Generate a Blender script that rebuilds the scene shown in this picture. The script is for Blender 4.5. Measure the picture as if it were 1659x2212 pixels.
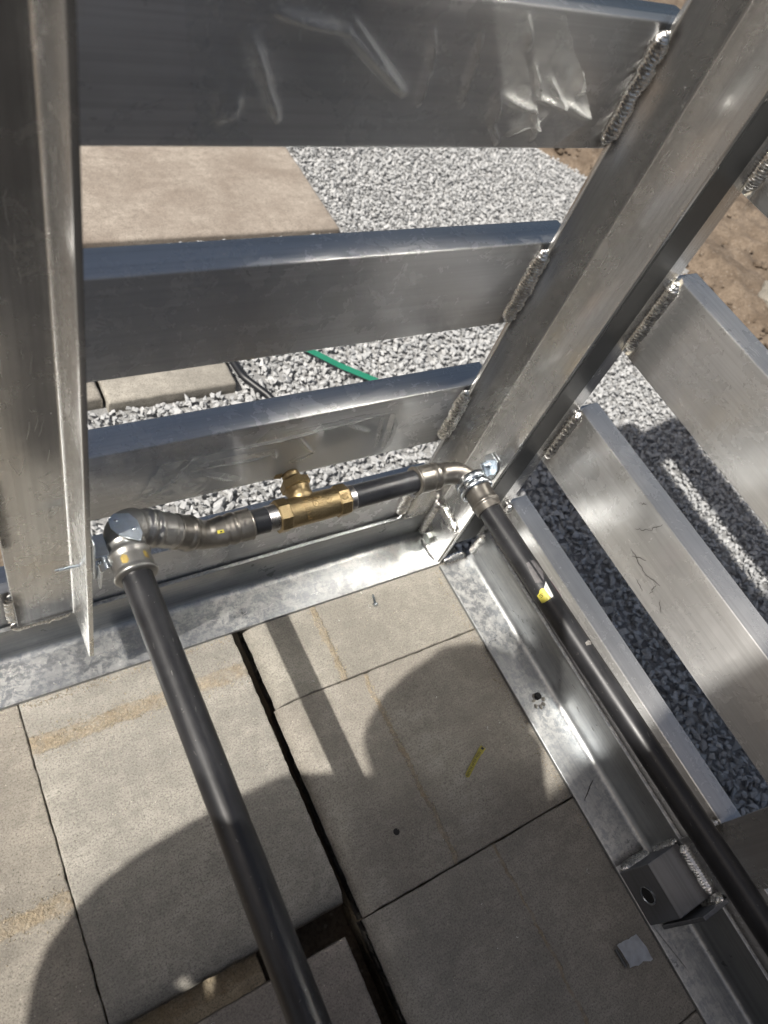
import bpy, bmesh, math, random
import numpy as np
from mathutils import Vector, Matrix, noise

for o in list(bpy.data.objects): bpy.data.objects.remove(o)
S = bpy.context.scene
COL = S.collection
rad = math.radians

# ------------------------------------------------------------------ camera
CAM = Vector((-0.7129, -0.4205, 1.07))
R3 = Matrix(((0.84342843, -0.45096293, 0.29199471),
             (-0.23360795, -0.79728439, -0.5565653),
             (0.48379314, 0.40121071, -0.77780085)))
cd = bpy.data.cameras.new('camera')
cam = bpy.data.objects.new('camera', cd)
COL.objects.link(cam)
right, down, fwd = R3[0], R3[1], R3[2]
M = Matrix.Identity(4)
for i in range(3):
    M[i][0] = right[i]; M[i][1] = -down[i]; M[i][2] = -fwd[i]; M[i][3] = CAM[i]
cam.matrix_world = M
cd.sensor_fit = 'HORIZONTAL'; cd.sensor_width = 36.0
cd.lens = 36.0 * 1608.0 / 1659.0
cd.clip_start = 0.01; cd.clip_end = 400
cd.dof.use_dof = True; cd.dof.focus_distance = 0.98; cd.dof.aperture_fstop = 7.5
S.camera = cam

# ------------------------------------------------------------------ light
SUN = Vector((-0.722, -0.120, 1.0)).normalized()
W = bpy.data.worlds.new('World'); S.world = W; W.use_nodes = True
wn = W.node_tree.nodes; wl = W.node_tree.links
sky = wn.new('ShaderNodeTexSky'); sky.sky_type = 'NISHITA'; sky.sun_disc = False
sky.sun_elevation = math.asin(SUN.z)
sky.sun_rotation = math.atan2(SUN.x, SUN.y) % (2 * math.pi)
sky.altitude = 0; sky.dust_density = 5.0; sky.air_density = 1.2
bg = wn['Background']; bg.inputs['Strength'].default_value = 0.049
hs = wn.new('ShaderNodeHueSaturation'); hs.inputs['Saturation'].default_value = .92
wl.new(sky.outputs[0], hs.inputs['Color']); wl.new(hs.outputs[0], bg.inputs['Color'])
sl = bpy.data.lights.new('sun', 'SUN'); sl.energy = 4.6; sl.angle = rad(0.55); sl.color = (1.0, 0.945, 0.86)
so = bpy.data.objects.new('sun', sl); COL.objects.link(so)
so.rotation_euler = SUN.to_track_quat('Z', 'Y').to_euler(); so.location = (-4, -1, 6)
vs = S.view_settings
vs.view_transform = 'Standard'; vs.look = 'None'; vs.gamma = 1; vs.use_curve_mapping = False; vs.exposure = 0.48
S.cycles.caustics_reflective = True
S.cycles.sample_clamp_indirect = 0.0
S.cycles.blur_glossy = 0.0
S.cycles.max_bounces = 8; S.cycles.glossy_bounces = 5; S.cycles.transparent_max_bounces = 8

# ------------------------------------------------------------------ helpers
def link(name, me, mat=None, parent=None, smooth=False):
    o = bpy.data.objects.new(name, me); COL.objects.link(o)
    if mat is not None and not me.materials:
        for m_ in (mat if isinstance(mat, (list, tuple)) else [mat]): me.materials.append(m_)
    if smooth: me.shade_smooth()
    if parent is not None: put(o, parent)
    return o
def put(o, parent):
    o.parent = parent
    o.matrix_parent_inverse = Matrix.Translation(-Vector(parent.location))
def obj(name, bm, mat=None, parent=None, smooth=False):
    me = bpy.data.meshes.new(name); bm.normal_update(); bm.to_mesh(me); bm.free()
    return link(name, me, mat, parent, smooth)
def thing(name, label, cat, loc=(0, 0, 0), group=None):
    o = bpy.data.objects.new(name, None); COL.objects.link(o); o.location = loc
    o.empty_display_size = 0.05
    return tag(o, label, cat, group)
def tag(o, label=None, cat=None, group=None, kind=None):
    if label: o['label'] = label
    if cat: o['category'] = cat
    if group: o['group'] = group
    if kind: o['kind'] = kind
    return o
def bevel(bm, w, seg=2, edges=None):
    if w > 0: bmesh.ops.bevel(bm, geom=edges or bm.edges[:], offset=w, segments=seg, profile=0.6, affect='EDGES', clamp_overlap=True)
    return bm
def box(a, b, bev=0.0, seg=2):
    bm = bmesh.new(); bmesh.ops.create_cube(bm, size=1.0)
    a = Vector(a); b = Vector(b); c = (a + b) / 2; s = b - a
    for v in bm.verts: v.co = Vector((v.co.x * s.x + c.x, v.co.y * s.y + c.y, v.co.z * s.z + c.z))
    return bevel(bm, bev, seg)
def extrude(prof, axis, a, b):
    """prof: 2D points in the plane of the other two axes"""
    bm = bmesh.new(); o = [i for i in range(3) if i != axis]
    rings = []
    for t in (a, b):
        r = []
        for p in prof:
            c = [0, 0, 0]; c[axis] = t; c[o[0]] = p[0]; c[o[1]] = p[1]
            r.append(bm.verts.new(c))
        rings.append(r)
    n = len(prof)
    for i in range(n):
        bm.faces.new((rings[0][i], rings[0][(i + 1) % n], rings[1][(i + 1) % n], rings[1][i]))
    bm.faces.new(rings[0][::-1]); bm.faces.new(rings[1])
    bmesh.ops.recalc_face_normals(bm, faces=bm.faces[:])
    return bm
def angle_prof(h, u, v, L1, L2, t, r, n=7, rt=0.002):
    """L profile: heel at h, leg 1 along u (len L1), leg 2 along v (len L2), inner fillet r"""
    h, u, v = Vector(h), Vector(u), Vector(v)
    P = [h, h + u * L1, h + u * L1 + v * (t - rt), h + u * (L1 - rt * 0.35) + v * (t - rt * 0.35), h + u * (L1 - rt) + v * t]
    c = h + u * (t + r) + v * (t + r)
    for i in range(n + 1):
        a = math.pi / 2 * i / n
        P.append(c - v * r * math.cos(a) - u * r * math.sin(a))
    P += [h + v * (L2 - rt) + u * t, h + v * (L2 - rt * 0.35) + u * (t - rt * 0.35), h + v * L2 + u * (t - rt), h + v * L2]
    return [tuple(p) for p in P]
def path_round(pts, r, step=0.002):
    """polyline with rounded corners, resampled"""
    pts = [Vector(p) for p in pts]; out = [pts[0]]
    for i in range(1, len(pts) - 1):
        a, b, c = pts[i - 1], pts[i], pts[i + 1]
        d1 = (a - b).normalized(); d2 = (c - b).normalized()
        ang = d1.angle(d2); t = r / math.tan(ang / 2)
        t = min(t, (a - b).length * .95, (c - b).length * .95)
        p1 = b + d1 * t; p2 = b + d2 * t
        for k in range(13):
            s = k / 12; out.append(p1 * (1 - s) ** 2 + b * 2 * s * (1 - s) + p2 * s * s)
    out.append(pts[-1])
    res = [out[0]]; acc = 0
    for i in range(1, len(out)):
        seg = out[i] - out[i - 1]; L = seg.length
        if L < 1e-9: continue
        k = max(1, int(round(L / step)))
        for j in range(1, k + 1): res.append(out[i - 1] + seg * (j / k))
    return res
def sweep(pts, rfun, seg=40, cap=True, bm=None):
    bm = bm or bmesh.new(); pts = [Vector(p) for p in pts]
    n = len(pts); T = []
    for i in range(n):
        T.append((pts[min(i + 1, n - 1)] - pts[max(i - 1, 0)]).normalized())
    up = Vector((0, 0, 1)) if abs(T[0].z) < .9 else Vector((1, 0, 0))
    N = (up - T[0] * up.dot(T[0])).normalized()
    s = 0; rings = []
    for i in range(n):
        if i: s += (pts[i] - pts[i - 1]).length
        N = (N - T[i] * N.dot(T[i])).normalized(); B = T[i].cross(N)
        r = rfun(s) if callable(rfun) else rfun
        rings.append([bm.verts.new(pts[i] + (N * math.cos(2 * math.pi * k / seg) + B * math.sin(2 * math.pi * k / seg)) * r) for k in range(seg)])
    for i in range(n - 1):
        for k in range(seg):
            bm.faces.new((rings[i][k], rings[i][(k + 1) % seg], rings[i + 1][(k + 1) % seg], rings[i + 1][k]))
    if cap:
        for q in (rings[0], rings[-1]): bm.faces.new(q)
    bmesh.ops.recalc_face_normals(bm, faces=bm.faces[:])
    return bm
def lathe(p0, d, prof, seg=40, up=None):
    """prof: (dist, radius) list along d from p0"""
    bm = bmesh.new(); p0 = Vector(p0); d = Vector(d).normalized()
    up = Vector(up) if up else (Vector((0, 0, 1)) if abs(d.z) < .9 else Vector((1, 0, 0)))
    N = (up - d * up.dot(d)).normalized(); B = d.cross(N); rings = []
    for (s, r) in prof:
        rings.append([bm.verts.new(p0 + d * s + (N * math.cos(2 * math.pi * (k + .5) / seg) + B * math.sin(2 * math.pi * (k + .5) / seg)) * r) for k in range(seg)])
    for i in range(len(prof) - 1):
        for k in range(seg): bm.faces.new((rings[i][k], rings[i][(k + 1) % seg], rings[i + 1][(k + 1) % seg], rings[i + 1][k]))
    bm.faces.new(rings[0]); bm.faces.new(rings[-1])
    bmesh.ops.recalc_face_normals(bm, faces=bm.faces[:])
    return bm
def merge(bm, other):
    me = bpy.data.meshes.new('tmp'); other.to_mesh(me); other.free(); bm.from_mesh(me); bpy.data.meshes.remove(me); return bm
def smooth_by_angle(o, deg=35):
    me = o.data; me.shade_smooth()
    bm = bmesh.new(); bm.from_mesh(me)
    for e in bm.edges:
        if len(e.link_faces) == 2 and e.calc_face_angle(0) > rad(deg): e.smooth = False
    bm.to_mesh(me); bm.free(); return o
def prof_fun(tbl):
    xs = [t[0] for t in tbl]; ys = [t[1] for t in tbl]
    return lambda s: float(np.interp(s, xs, ys))

# ------------------------------------------------------------------ materials
def newmat(name):
    m = bpy.data.materials.new(name); m.use_nodes = True
    nt = m.node_tree; b = nt.nodes['Principled BSDF']
    return m, nt, b
class NT:
    def __init__(s, nt): s.n = nt.nodes; s.l = nt.links
    def coord(s, kind='Object'):
        return s.n.new('ShaderNodeTexCoord').outputs[kind]
    def map(s, v, sc=(1, 1, 1), loc=(0, 0, 0), rot=(0, 0, 0)):
        m = s.n.new('ShaderNodeMapping'); s.l.new(v, m.inputs[0])
        m.inputs['Scale'].default_value = sc; m.inputs['Location'].default_value = loc; m.inputs['Rotation'].default_value = rot
        return m.outputs[0]
    def noise(s, v, scale, detail=4, rough=.55, dist=0):
        m = s.n.new('ShaderNodeTexNoise'); s.l.new(v, m.inputs['Vector'])
        m.inputs['Scale'].default_value = scale; m.inputs['Detail'].default_value = detail
        m.inputs['Roughness'].default_value = rough; m.inputs['Distortion'].default_value = dist
        return m.outputs['Fac']
    def voro(s, v, scale, feat='F1', out='Distance', rnd=1):
        m = s.n.new('ShaderNodeTexVoronoi'); m.feature = feat; s.l.new(v, m.inputs['Vector'])
        m.inputs['Scale'].default_value = scale; m.inputs['Randomness'].default_value = rnd
        return m.outputs[out]
    def ramp(s, f, stops, interp='LINEAR'):
        m = s.n.new('ShaderNodeValToRGB'); s.l.new(f, m.inputs[0]); e = m.color_ramp.elements; m.color_ramp.interpolation = interp
        while len(e) < len(stops): e.new(0.5)
        for i, (p, c) in enumerate(stops):
            e[i].position = p; e[i].color = (c, c, c, 1) if isinstance(c, (int, float)) else (*c, 1)
        return m.outputs[0]
    def mix(s, f, a, b, mode='MIX'):
        m = s.n.new('ShaderNodeMix'); m.data_type = 'RGBA'; m.blend_type = mode
        for k, v in ((0, f), (6, a), (7, b)):
            if isinstance(v, (int, float)): m.inputs[k].default_value = v if k == 0 else (v, v, v, 1)
            elif isinstance(v, tuple): m.inputs[k].default_value = (*v, 1)
            else: s.l.new(v, m.inputs[k])
        return m.outputs[2]
    def math(s, op, a, b=0, c=None, clamp=False):
        m = s.n.new('ShaderNodeMath'); m.operation = op; m.use_clamp = clamp
        for k, v in ((0, a), (1, b), (2, c)):
            if v is None: continue
            if isinstance(v, (int, float)): m.inputs[k].default_value = v
            else: s.l.new(v, m.inputs[k])
        return m.outputs[0]
    def sep(s, v):
        m = s.n.new('ShaderNodeSeparateXYZ'); s.l.new(v, m.inputs[0]); return m.outputs
    def bump(s, h, strength, dist, prev=None):
        m = s.n.new('ShaderNodeBump'); s.l.new(h, m.inputs['Height'])
        m.inputs['Strength'].default_value = strength; m.inputs['Distance'].default_value = dist
        if prev is not None: s.l.new(prev, m.inputs['Normal'])
        return m.outputs[0]
    def to(s, a, b): s.l.new(a, b)

def metal(name, axis, base=(.66, .665, .67), rough=.24, streak=1.0, oxide=0.0, seed=0.0):
    """mill-finish aluminium with drawing lines along axis"""
    m, nt, b = newmat(name); k = NT(nt)
    co = k.coord()
    sc = [260.0] * 3; sc[axis] = 2.2
    sc2 = [900.0] * 3; sc2[axis] = 5.0
    sc3 = [34.0] * 3; sc3[axis] = .7
    v1 = k.map(co, tuple(sc), (seed, seed, seed)); v2 = k.map(co, tuple(sc2)); v3 = k.map(co, tuple(sc3))
    n1 = k.noise(v1, 1, 3, .6); n2 = k.noise(v2, 1, 2, .6); n3 = k.noise(v3, 1, 3, .5)
    cloud = k.noise(co, 9, 5, .6, .4)
    smudge = k.noise(co, 38, 5, .65, .6)
    d = tuple(x * .88 for x in base); w = tuple(min(1, x * 1.10) for x in base)
    c1 = k.mix(k.ramp(cloud, [(.35, 0.0), (.65, 1.0)]), d, base)
    c2 = k.mix(k.math('MULTIPLY', k.ramp(n3, [(.44, 0.0), (.62, 1.0)]), .55), c1, w)
    c3 = k.mix(k.math('MULTIPLY', k.ramp(n1, [(.46, 0.0), (.60, 1.0)]), .42 * streak), c2, tuple(x * .72 for x in base))
    # small pits and specks
    sp = k.voro(co, 130); spm = k.ramp(sp, [(.0, 1.0), (.05, 1.0), (.08, 0.0)])
    gate = k.ramp(k.noise(co, 21, 2), [(.71, 0.0), (.75, 1.0)])
    c4 = k.mix(k.math('MULTIPLY', k.math('MULTIPLY', spm, gate), .7), c3, tuple(x * .35 for x in base))
    rr = k.math('ADD', k.math('MULTIPLY', k.ramp(cloud, [(.35, 0.0), (.68, 1.0)]), .12), rough - .05)
    rr = k.math('ADD', rr, k.math('MULTIPLY', k.ramp(smudge, [(.5, 0.0), (.75, 1.0)]), .14))
    if oxide > 0:
        ox = k.noise(co, 64, 7, .78, .35); oxm = k.ramp(ox, [(.46, 0.0), (.54, 1.0)])
        wv = k.map(co, (1, 1, 1)); vv = k.voro(wv, 48, 'F1'); rim = k.ramp(k.math('ADD', vv, k.math('MULTIPLY', k.math('SUBTRACT', ox, .5), 1.1)), [(.38, 0.0), (.46, 1.0), (.52, 1.0), (.64, 0.0)])
        zone = k.ramp(k.noise(co, 6.5, 3), [(.38, .25), (.6, 1.0)])
        om = k.math('MULTIPLY', k.math('MULTIPLY', k.math('ADD', k.math('MULTIPLY', oxm, .70), k.math('MULTIPLY', k.ramp(k.noise(co, 190, 3, .6), [(.52, 0.0), (.62, 1.0)]), .35)), zone), oxide, clamp=True)
        gn_ = nt.nodes.new('ShaderNodeNewGeometry'); up_ = k.ramp(k.sep(gn_.outputs['Normal'])[2], [(.55, .10), (.92, 1.0)]); om = k.math('MULTIPLY', om, up_)
        c4 = k.mix(om, c4, (.62, .62, .60)); c4 = k.mix(k.math('MULTIPLY', k.math('MULTIPLY', k.ramp(k.noise(co, 24, 5, .7), [(.56, 0.0), (.66, 1.0)]), .45), up_), c4, (.25, .27, .29))
        rr = k.math('ADD', rr, k.math('MULTIPLY', om, .22))
        b.inputs['Metallic'].default_value = .82
        k.to(k.math('SUBTRACT', .9, k.math('MULTIPLY', om, .6)), b.inputs['Metallic'])
    else:
        b.inputs['Metallic'].default_value = .78 if axis < 2 else .90
    k.to(c4, b.inputs['Base Color']); k.to(rr, b.inputs['Roughness'])
    bb = k.bump(n1, .22 * streak, .0006)
    bb = k.bump(n2, .14 * streak, .0003, bb)
    wav = k.noise(co, 14, 2); bb = k.bump(wav, .03 if oxide > 0 else .04, .004, bb)
    
    k.to(bb, b.inputs['Normal'])
    ge = nt.nodes.new('ShaderNodeNewGeometry'); vm = nt.nodes.new('ShaderNodeVectorMath'); vm.operation = 'CROSS_PRODUCT'
    k.to(ge.outputs['Normal'], vm.inputs[0]); ax_ = [0.02, 0.03, 0.01]; ax_[axis] = 1.0; vm.inputs[1].default_value = ax_
    k.to(vm.outputs[0], b.inputs['Tangent']); b.inputs['Anisotropic'].default_value = .25 if oxide > 0 else (.75 if axis < 2 else .6)
    if axis < 2:      # second, hazier lobe across the drawing lines
        g2 = nt.nodes.new('ShaderNodeBsdfAnisotropic'); g2.inputs['Roughness'].default_value = .40; g2.inputs['Anisotropy'].default_value = -.2 if oxide > 0 else -.68
        k.to(c4, g2.inputs['Color']); k.to(vm.outputs[0], g2.inputs['Tangent']); k.to(bb, g2.inputs['Normal'])
        mx = nt.nodes.new('ShaderNodeMixShader'); mx.inputs[0].default_value = .56
        k.to(b.outputs[0], mx.inputs[1]); k.to(g2.outputs[0], mx.inputs[2]); k.to(mx.outputs[0], nt.nodes['Material Output'].inputs['Surface'])
    return m
ALX = metal('aluminium_drawn_x', 0); ALY = metal('aluminium_drawn_y', 1, seed=3.1); ALZ = metal('aluminium_drawn_z', 2, base=(.56, .56, .555), rough=.22, seed=7.7)
OXB = (.34, .355, .37)
ALD = metal('aluminium_sooted', 1, base=(.24, .25, .27), rough=.36, seed=2.0)
ALOX = metal('aluminium_oxidised_x', 0, base=OXB, oxide=.85, rough=.30); ALOY = metal('aluminium_oxidised_y', 1, base=OXB, oxide=.85, rough=.30, seed=5.0)

def simple(name, col, rough=.5, metallic=0.0, nscale=60, var=.25, bump=.15, bdist=.0008, spec=.5):
    m, nt, b = newmat(name); k = NT(nt); co = k.coord()
    n = k.noise(co, nscale, 5, .6); n2 = k.noise(co, nscale * .2, 4)
    f = k.math('ADD', k.math('MULTIPLY', n, .6), k.math('MULTIPLY', n2, .4))
    k.to(k.mix(k.ramp(f, [(.3, 0.0), (.7, 1.0)]), tuple(c * (1 - var) for c in col), tuple(min(1, c * (1 + var)) for c in col)), b.inputs['Base Color'])
    b.inputs['Metallic'].default_value = metallic
    k.to(k.math('ADD', k.math('MULTIPLY', n2, .2), rough - .1), b.inputs['Roughness'])
    b.inputs['Specular IOR Level'].default_value = spec
    k.to(k.bump(n, bump, bdist), b.inputs['Normal'])
    return m
def weld_mat():
    m, nt, b = newmat('weld_metal'); k = NT(nt); co = k.coord()
    n = k.noise(co, 260, 4, .6); n2 = k.noise(co, 45, 3)
    k.to(k.mix(k.ramp(n2, [(.35, 0.0), (.68, 1.0)]), (.58, .575, .565), (.86, .85, .83)), b.inputs['Base Color'])
    b.inputs['Metallic'].default_value = 1.0
    k.to(k.math('ADD', k.math('MULTIPLY', n, .22), .17), b.inputs['Roughness'])
    k.to(k.bump(n, .35, .0006), b.inputs['Normal'])
    return m
WELD = weld_mat()
def soot_mat():
    m, nt, b = newmat('weld_soot'); k = NT(nt); co = k.coord()
    uv = k.sep(k.coord('UV')); n = k.noise(co, 75, 5, .65, .5)
    # uv.x = 0 at bead, 1 at rim
    edge = k.math('SUBTRACT', k.math('ADD', 1.0, k.math('MULTIPLY', n, .7)), k.math('MULTIPLY', uv[0], 1.55))
    a = k.math('MULTIPLY', k.math('SUBTRACT', edge, .32), .62, clamp=True)
    k.to(a, b.inputs['Alpha'])
    k.to(k.mix(k.ramp(k.noise(co, 160, 4), [(.4, 0.0), (.62, 1.0)]), (.035, .03, .028), (.14, .125, .11)), b.inputs['Base Color'])
    b.inputs['Roughness'].default_value = .6; b.inputs['Metallic'].default_value = .4
    return m
SOOT = soot_mat()
def white_mat():
    m, nt, b = newmat('cleaned_oxide_edge'); k = NT(nt); co = k.coord()
    uv = k.sep(k.coord('UV')); n = k.noise(co, 120, 4, .65)
    edge = k.math('SUBTRACT', k.math('ADD', .78, k.math('MULTIPLY', n, .7)), k.math('MULTIPLY', uv[0], 1.7))
    k.to(k.math('MULTIPLY', k.math('SUBTRACT', edge, .15), 3.2, clamp=True), b.inputs['Alpha'])
    b.inputs['Base Color'].default_value = (.62, .58, .50, 1); b.inputs['Roughness'].default_value = .55; b.inputs['Metallic'].default_value = .35
    return m
WHITE = white_mat()

def pipe_mat(name, base, rough, axis, metallic=.25, spec=.5):
    m, nt, b = newmat(name); k = NT(nt); co = k.coord()
    sc = [120.0] * 3; sc[axis] = 6.0
    st = k.noise(k.map(co, tuple(sc)), 1, 4, .6); cl = k.noise(co, 18, 4, .6); fine = k.noise(co, 300, 3)
    c = k.mix(k.ramp(cl, [(.35, 0.0), (.7, 1.0)]), base, tuple(x * 1.7 + .008 for x in base))
    c = k.mix(k.math('MULTIPLY', k.ramp(st, [(.60, 0.0), (.8, 1.0)]), .35), c, (.12, .115, .11))
    sp = k.voro(co, 110); c = k.mix(k.math('MULTIPLY', k.ramp(sp, [(.0, 1.0), (.045, 1.0), (.07, 0.0)]), .45), c, (.28, .27, .26))
    k.to(c, b.inputs['Base Color']); b.inputs['Metallic'].default_value = metallic
    k.to(k.math('ADD', k.math('MULTIPLY', cl, .22), rough - .10), b.inputs['Roughness'])
    b.inputs['Specular IOR Level'].default_value = spec
    k.to(k.bump(fine, .12, .0004), b.inputs['Normal'])
    return m
PIPE_Y = pipe_mat('black_pipe_y', (.013, .0135, .016), .38, 1)
PIPE_X = pipe_mat('black_pipe_x', (.014, .015, .018), .33, 0)
FIT = pipe_mat('carbon_steel_fitting', (.165, .155, .14), .33, 0, metallic=.85)
FIT2 = pipe_mat('carbon_steel_fitting_pale', (.25, .245, .235), .36, 1, metallic=.85)
BRASS = simple('cast_brass', (.31, .24, .135), .42, 1.0, 420, .25, .5, .0008)
ZINC = simple('zinc_plated_steel', (.52, .56, .60), .26, 1.0, 120, .18, .12, .0005)
BOLT = simple('galvanised_bolt', (.46, .49, .47), .45, .9, 160, .2, .3, .0006)
THREAD = simple('bare_thread_steel', (.42, .42, .43), .3, 1.0, 200, .3, .1, .0003)
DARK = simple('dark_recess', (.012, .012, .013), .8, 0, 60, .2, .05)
YEL = simple('yellow_label_vinyl', (.46, .41, .06), .45, 0, 50, .12, .05)
YELM = simple('yellow_paint_dab', (.30, .215, .05), .55, 0, 90, .35, .1)
INK = simple('black_ink', (.02, .02, .018), .5, 0, 80, .1, 0.02)
LABW = simple('white_label_paper', (.55, .56, .55), .5, 0, 90, .12, .05)
PINK = simple('pink_marker_paint', (.42, .08, .26), .5, 0, 90, .3, .05)
SCUFF = simple('pale_scuff_line', (.11, .108, .105), .5, .2, 300, .5, .1)
RESID = simple('sticker_residue', (.085, .08, .085), .5, 0, 120, .5, .1)
GREEN = simple('green_strap_plastic', (.015, .17, .105), .45, 0, 40, .12, .05)
BLKPL = simple('black_plastic', (.012, .013, .016), .45, 0, 40, .2, .1)

def concrete(name, base, warm, strip=None, dark=1.0):
    """pressed concrete paver: grain, aggregate specks, rough sandy strip across"""
    m, nt, b = newmat(name); k = NT(nt); co = k.coord('Generated'); co = k.coord('Object')
    cl = k.noise(co, 7, 5, .6, .3); mid = k.noise(co, 55, 5, .65); fine = k.noise(co, 420, 4, .7)
    gr = k.noise(k.map(co, (60, 420, 200)), 1, 3, .6)
    c = k.mix(k.ramp(cl, [(.36, 0.0), (.64, 1.0)]), tuple(x * .90 for x in base), tuple(x * 1.10 for x in warm))
    lf = k.noise(k.map(co, (9, 30, 20)), 1, 5, .65, .5); c = k.mix(k.math('MULTIPLY', k.ramp(lf, [(.42, 1.0), (.60, 0.0)]), .35), c, tuple(x * .70 for x in base))
    c = k.mix(k.math('MULTIPLY', k.ramp(mid, [(.42, 0.0), (.66, 1.0)]), .48), c, tuple(x * .66 for x in base))
    c = k.mix(k.math('MULTIPLY', k.ramp(fine, [(.38, 1.0), (.5, 0.0)]), .75), c, tuple(x * .45 for x in base))
    c = k.mix(k.math('MULTIPLY', k.ramp(gr, [(.38, 1.0), (.5, 0.0)]), .25), c, tuple(x * .6 for x in base))
    c = k.mix(k.math('MULTIPLY', k.ramp(fine, [(.58, 0.0), (.72, 1.0)]), .45), c, tuple(min(1, x * 1.55) for x in base))
    v = k.voro(co, 150); big = k.ramp(v, [(.0, 1.0), (.10, 1.0), (.16, 0.0)])
    g = k.ramp(k.noise(co, 60, 2), [(.56, 0.0), (.62, 1.0)])
    c = k.mix(k.math('MULTIPLY', k.math('MULTIPLY', big, g), .6), c, (.47, .44, .38))
    v2 = k.voro(co, 210); pit = k.ramp(v2, [(.0, 1.0), (.09, 1.0), (.15, 0.0)])
    g2 = k.ramp(k.noise(co, 33, 2), [(.55, 0.0), (.60, 1.0)])
    pitm = k.math('MULTIPLY', pit, g2); c = k.mix(k.math('MULTIPLY', pitm, .75), c, tuple(x * .28 for x in base))
    h = k.math('ADD', k.math('MULTIPLY', fine, .45), k.math('MULTIPLY', mid, .9))
    h = k.math('SUBTRACT', h, k.math('MULTIPLY', pitm, .8))
    st = .55
    if strip:
        axis, pos, wd = strip
        xyz = k.sep(co); wob = k.math('MULTIPLY', k.math('SUBTRACT', k.noise(co, 26, 4, .7), .5), .022)
        d = k.math('ABSOLUTE', k.math('SUBTRACT', k.math('ADD', xyz[axis], wob), pos))
        ms = k.ramp(k.math('DIVIDE', d, wd), [(.72, 1.0), (1.0, 0.0)])
        gn = k.voro(co, 230, 'F1'); gc = k.voro(co, 230, 'F1', 'Color')
        sand = k.mix(k.ramp(k.noise(co, 85, 4, .7), [(.35, 0.0), (.65, 1.0)]), (.27, .20, .115), (.44, .37, .26))
        sand = k.mix(k.math('MULTIPLY', k.ramp(gn, [(.25, 0.0), (.6, 1.0)]), .6), sand, (.20, .155, .10))
        brk = k.ramp(k.noise(co, 48, 5, .75), [(.36, .25), (.60, 1.0)]); ms = k.math('MULTIPLY', ms, brk)
        c = k.mix(k.math('MULTIPLY', ms, .62), c, sand)
        h = k.math('ADD', h, k.math('MULTIPLY', ms, k.math('SUBTRACT', k.math('MULTIPLY', k.noise(co, 150, 4, .7), 4.0), k.math('MULTIPLY', gn, 1.5))))
    k.to(c, b.inputs['Base Color']); b.inputs['Roughness'].default_value = .92; b.inputs['Specular IOR Level'].default_value = .25
    k.to(k.bump(h, .8, .0014), b.inputs['Normal'])
    return m
CONC = {}
def conc(i, strip=None, base=(.262, .250, .226), warm=(.318, .301, .268)):
    return concrete('paver_concrete_%d' % i, base, warm, strip)

def gravel_mat():
    m, nt, b = newmat('crushed_stone'); k = NT(nt); co = k.coord()
    at = nt.nodes.new('ShaderNodeAttribute'); at.attribute_name = 'tone'
    n = k.noise(co, 220, 4, .65); n2 = k.noise(co, 60, 3)
    c = k.mix(at.outputs['Fac'], (.36, .37, .38), (.50, .505, .51))
    c = k.mix(k.math('MULTIPLY', k.ramp(n, [(.35, 1.0), (.6, 0.0)]), .35), c, (.20, .205, .21))
    c = k.mix(k.math('MULTIPLY', k.ramp(n2, [(.62, 0.0), (.72, 1.0)]), .5), c, (.52, .51, .49))
    k.to(c, b.inputs['Base Color']); b.inputs['Roughness'].default_value = .85
    k.to(k.bump(n, .5, .001), b.inputs['Normal']); return m
GRAV = gravel_mat()
def soil_mat(name, a=(.20, .15, .105), c2=(.33, .265, .20), sc=1.0):
    m, nt, b = newmat(name); k = NT(nt); co = k.coord()
    n = k.noise(co, 12 * sc, 6, .65, .4); f = k.noise(co, 120 * sc, 5, .7); v = k.voro(co, 60 * sc)
    c = k.mix(k.ramp(n, [(.35, 0.0), (.65, 1.0)]), a, c2)
    c = k.mix(k.math('MULTIPLY', k.ramp(f, [(.35, 1.0), (.55, 0.0)]), .6), c, tuple(x * .45 for x in a))
    c = k.mix(k.math('MULTIPLY', k.ramp(v, [(.0, 1.0), (.14, .8), (.2, 0.0)]), .35), c, (.40, .36, .31))
    k.to(c, b.inputs['Base Color']); b.inputs['Roughness'].default_value = .95
    h = k.math('ADD', k.math('MULTIPLY', n, 1.5), f); k.to(k.bump(h, .8, .004), b.inputs['Normal']); return m
SOIL = soil_mat('dry_brown_soil', (.115, .085, .06), (.215, .168, .125))
DUST = soil_mat('stone_dust', (.26, .265, .27), (.36, .36, .36), 2.0)

# ------------------------------------------------------------------ ground, soil, gravel (setting)
GZ = -0.15
bm = bmesh.new()
bmesh.ops.create_grid(bm, x_segments=2, y_segments=2, size=60.0)
for v in bm.verts: v.co.z = GZ - .060
tag(obj('ground', bm, SOIL), kind='structure')
bm = bmesh.new(); bmesh.ops.create_grid(bm, x_segments=190, y_segments=190, size=1.0)
for v in bm.verts:
    x = v.co.x * 1.6 + 2.3; y = v.co.y * 1.7 + 1.55
    e = x - (1.475 + .10 * math.sin(y * 2.2) + .05 * noise.noise(Vector((y * 6, 0, 4)))) - max(0, (1.45 - y)) * -.02 + max(0, y - 1.3) * .42
    hgt = .030 * noise.noise(Vector((x * 5, y * 5, 1))) + .018 * noise.noise(Vector((x * 17, y * 17, 3))) + .010 * noise.noise(Vector((x * 46, y * 46, 5)))
    v.co = Vector((x, y, GZ - .045 + min(.075, max(-.01, e * .55)) + hgt * (1 if e > 0 else .3)))
o = obj('soil', bm, SOIL, smooth=True); tag(o, kind='structure')
bm = box((-.6, .09, GZ - .05), (1.75, 2.6, GZ - .016)); merge(bm, box((.10, -2.2, GZ - .05), (1.75, .085, GZ - .016)))
tag(obj('gravel_bed', bm, DUST), kind='structure')

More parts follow.
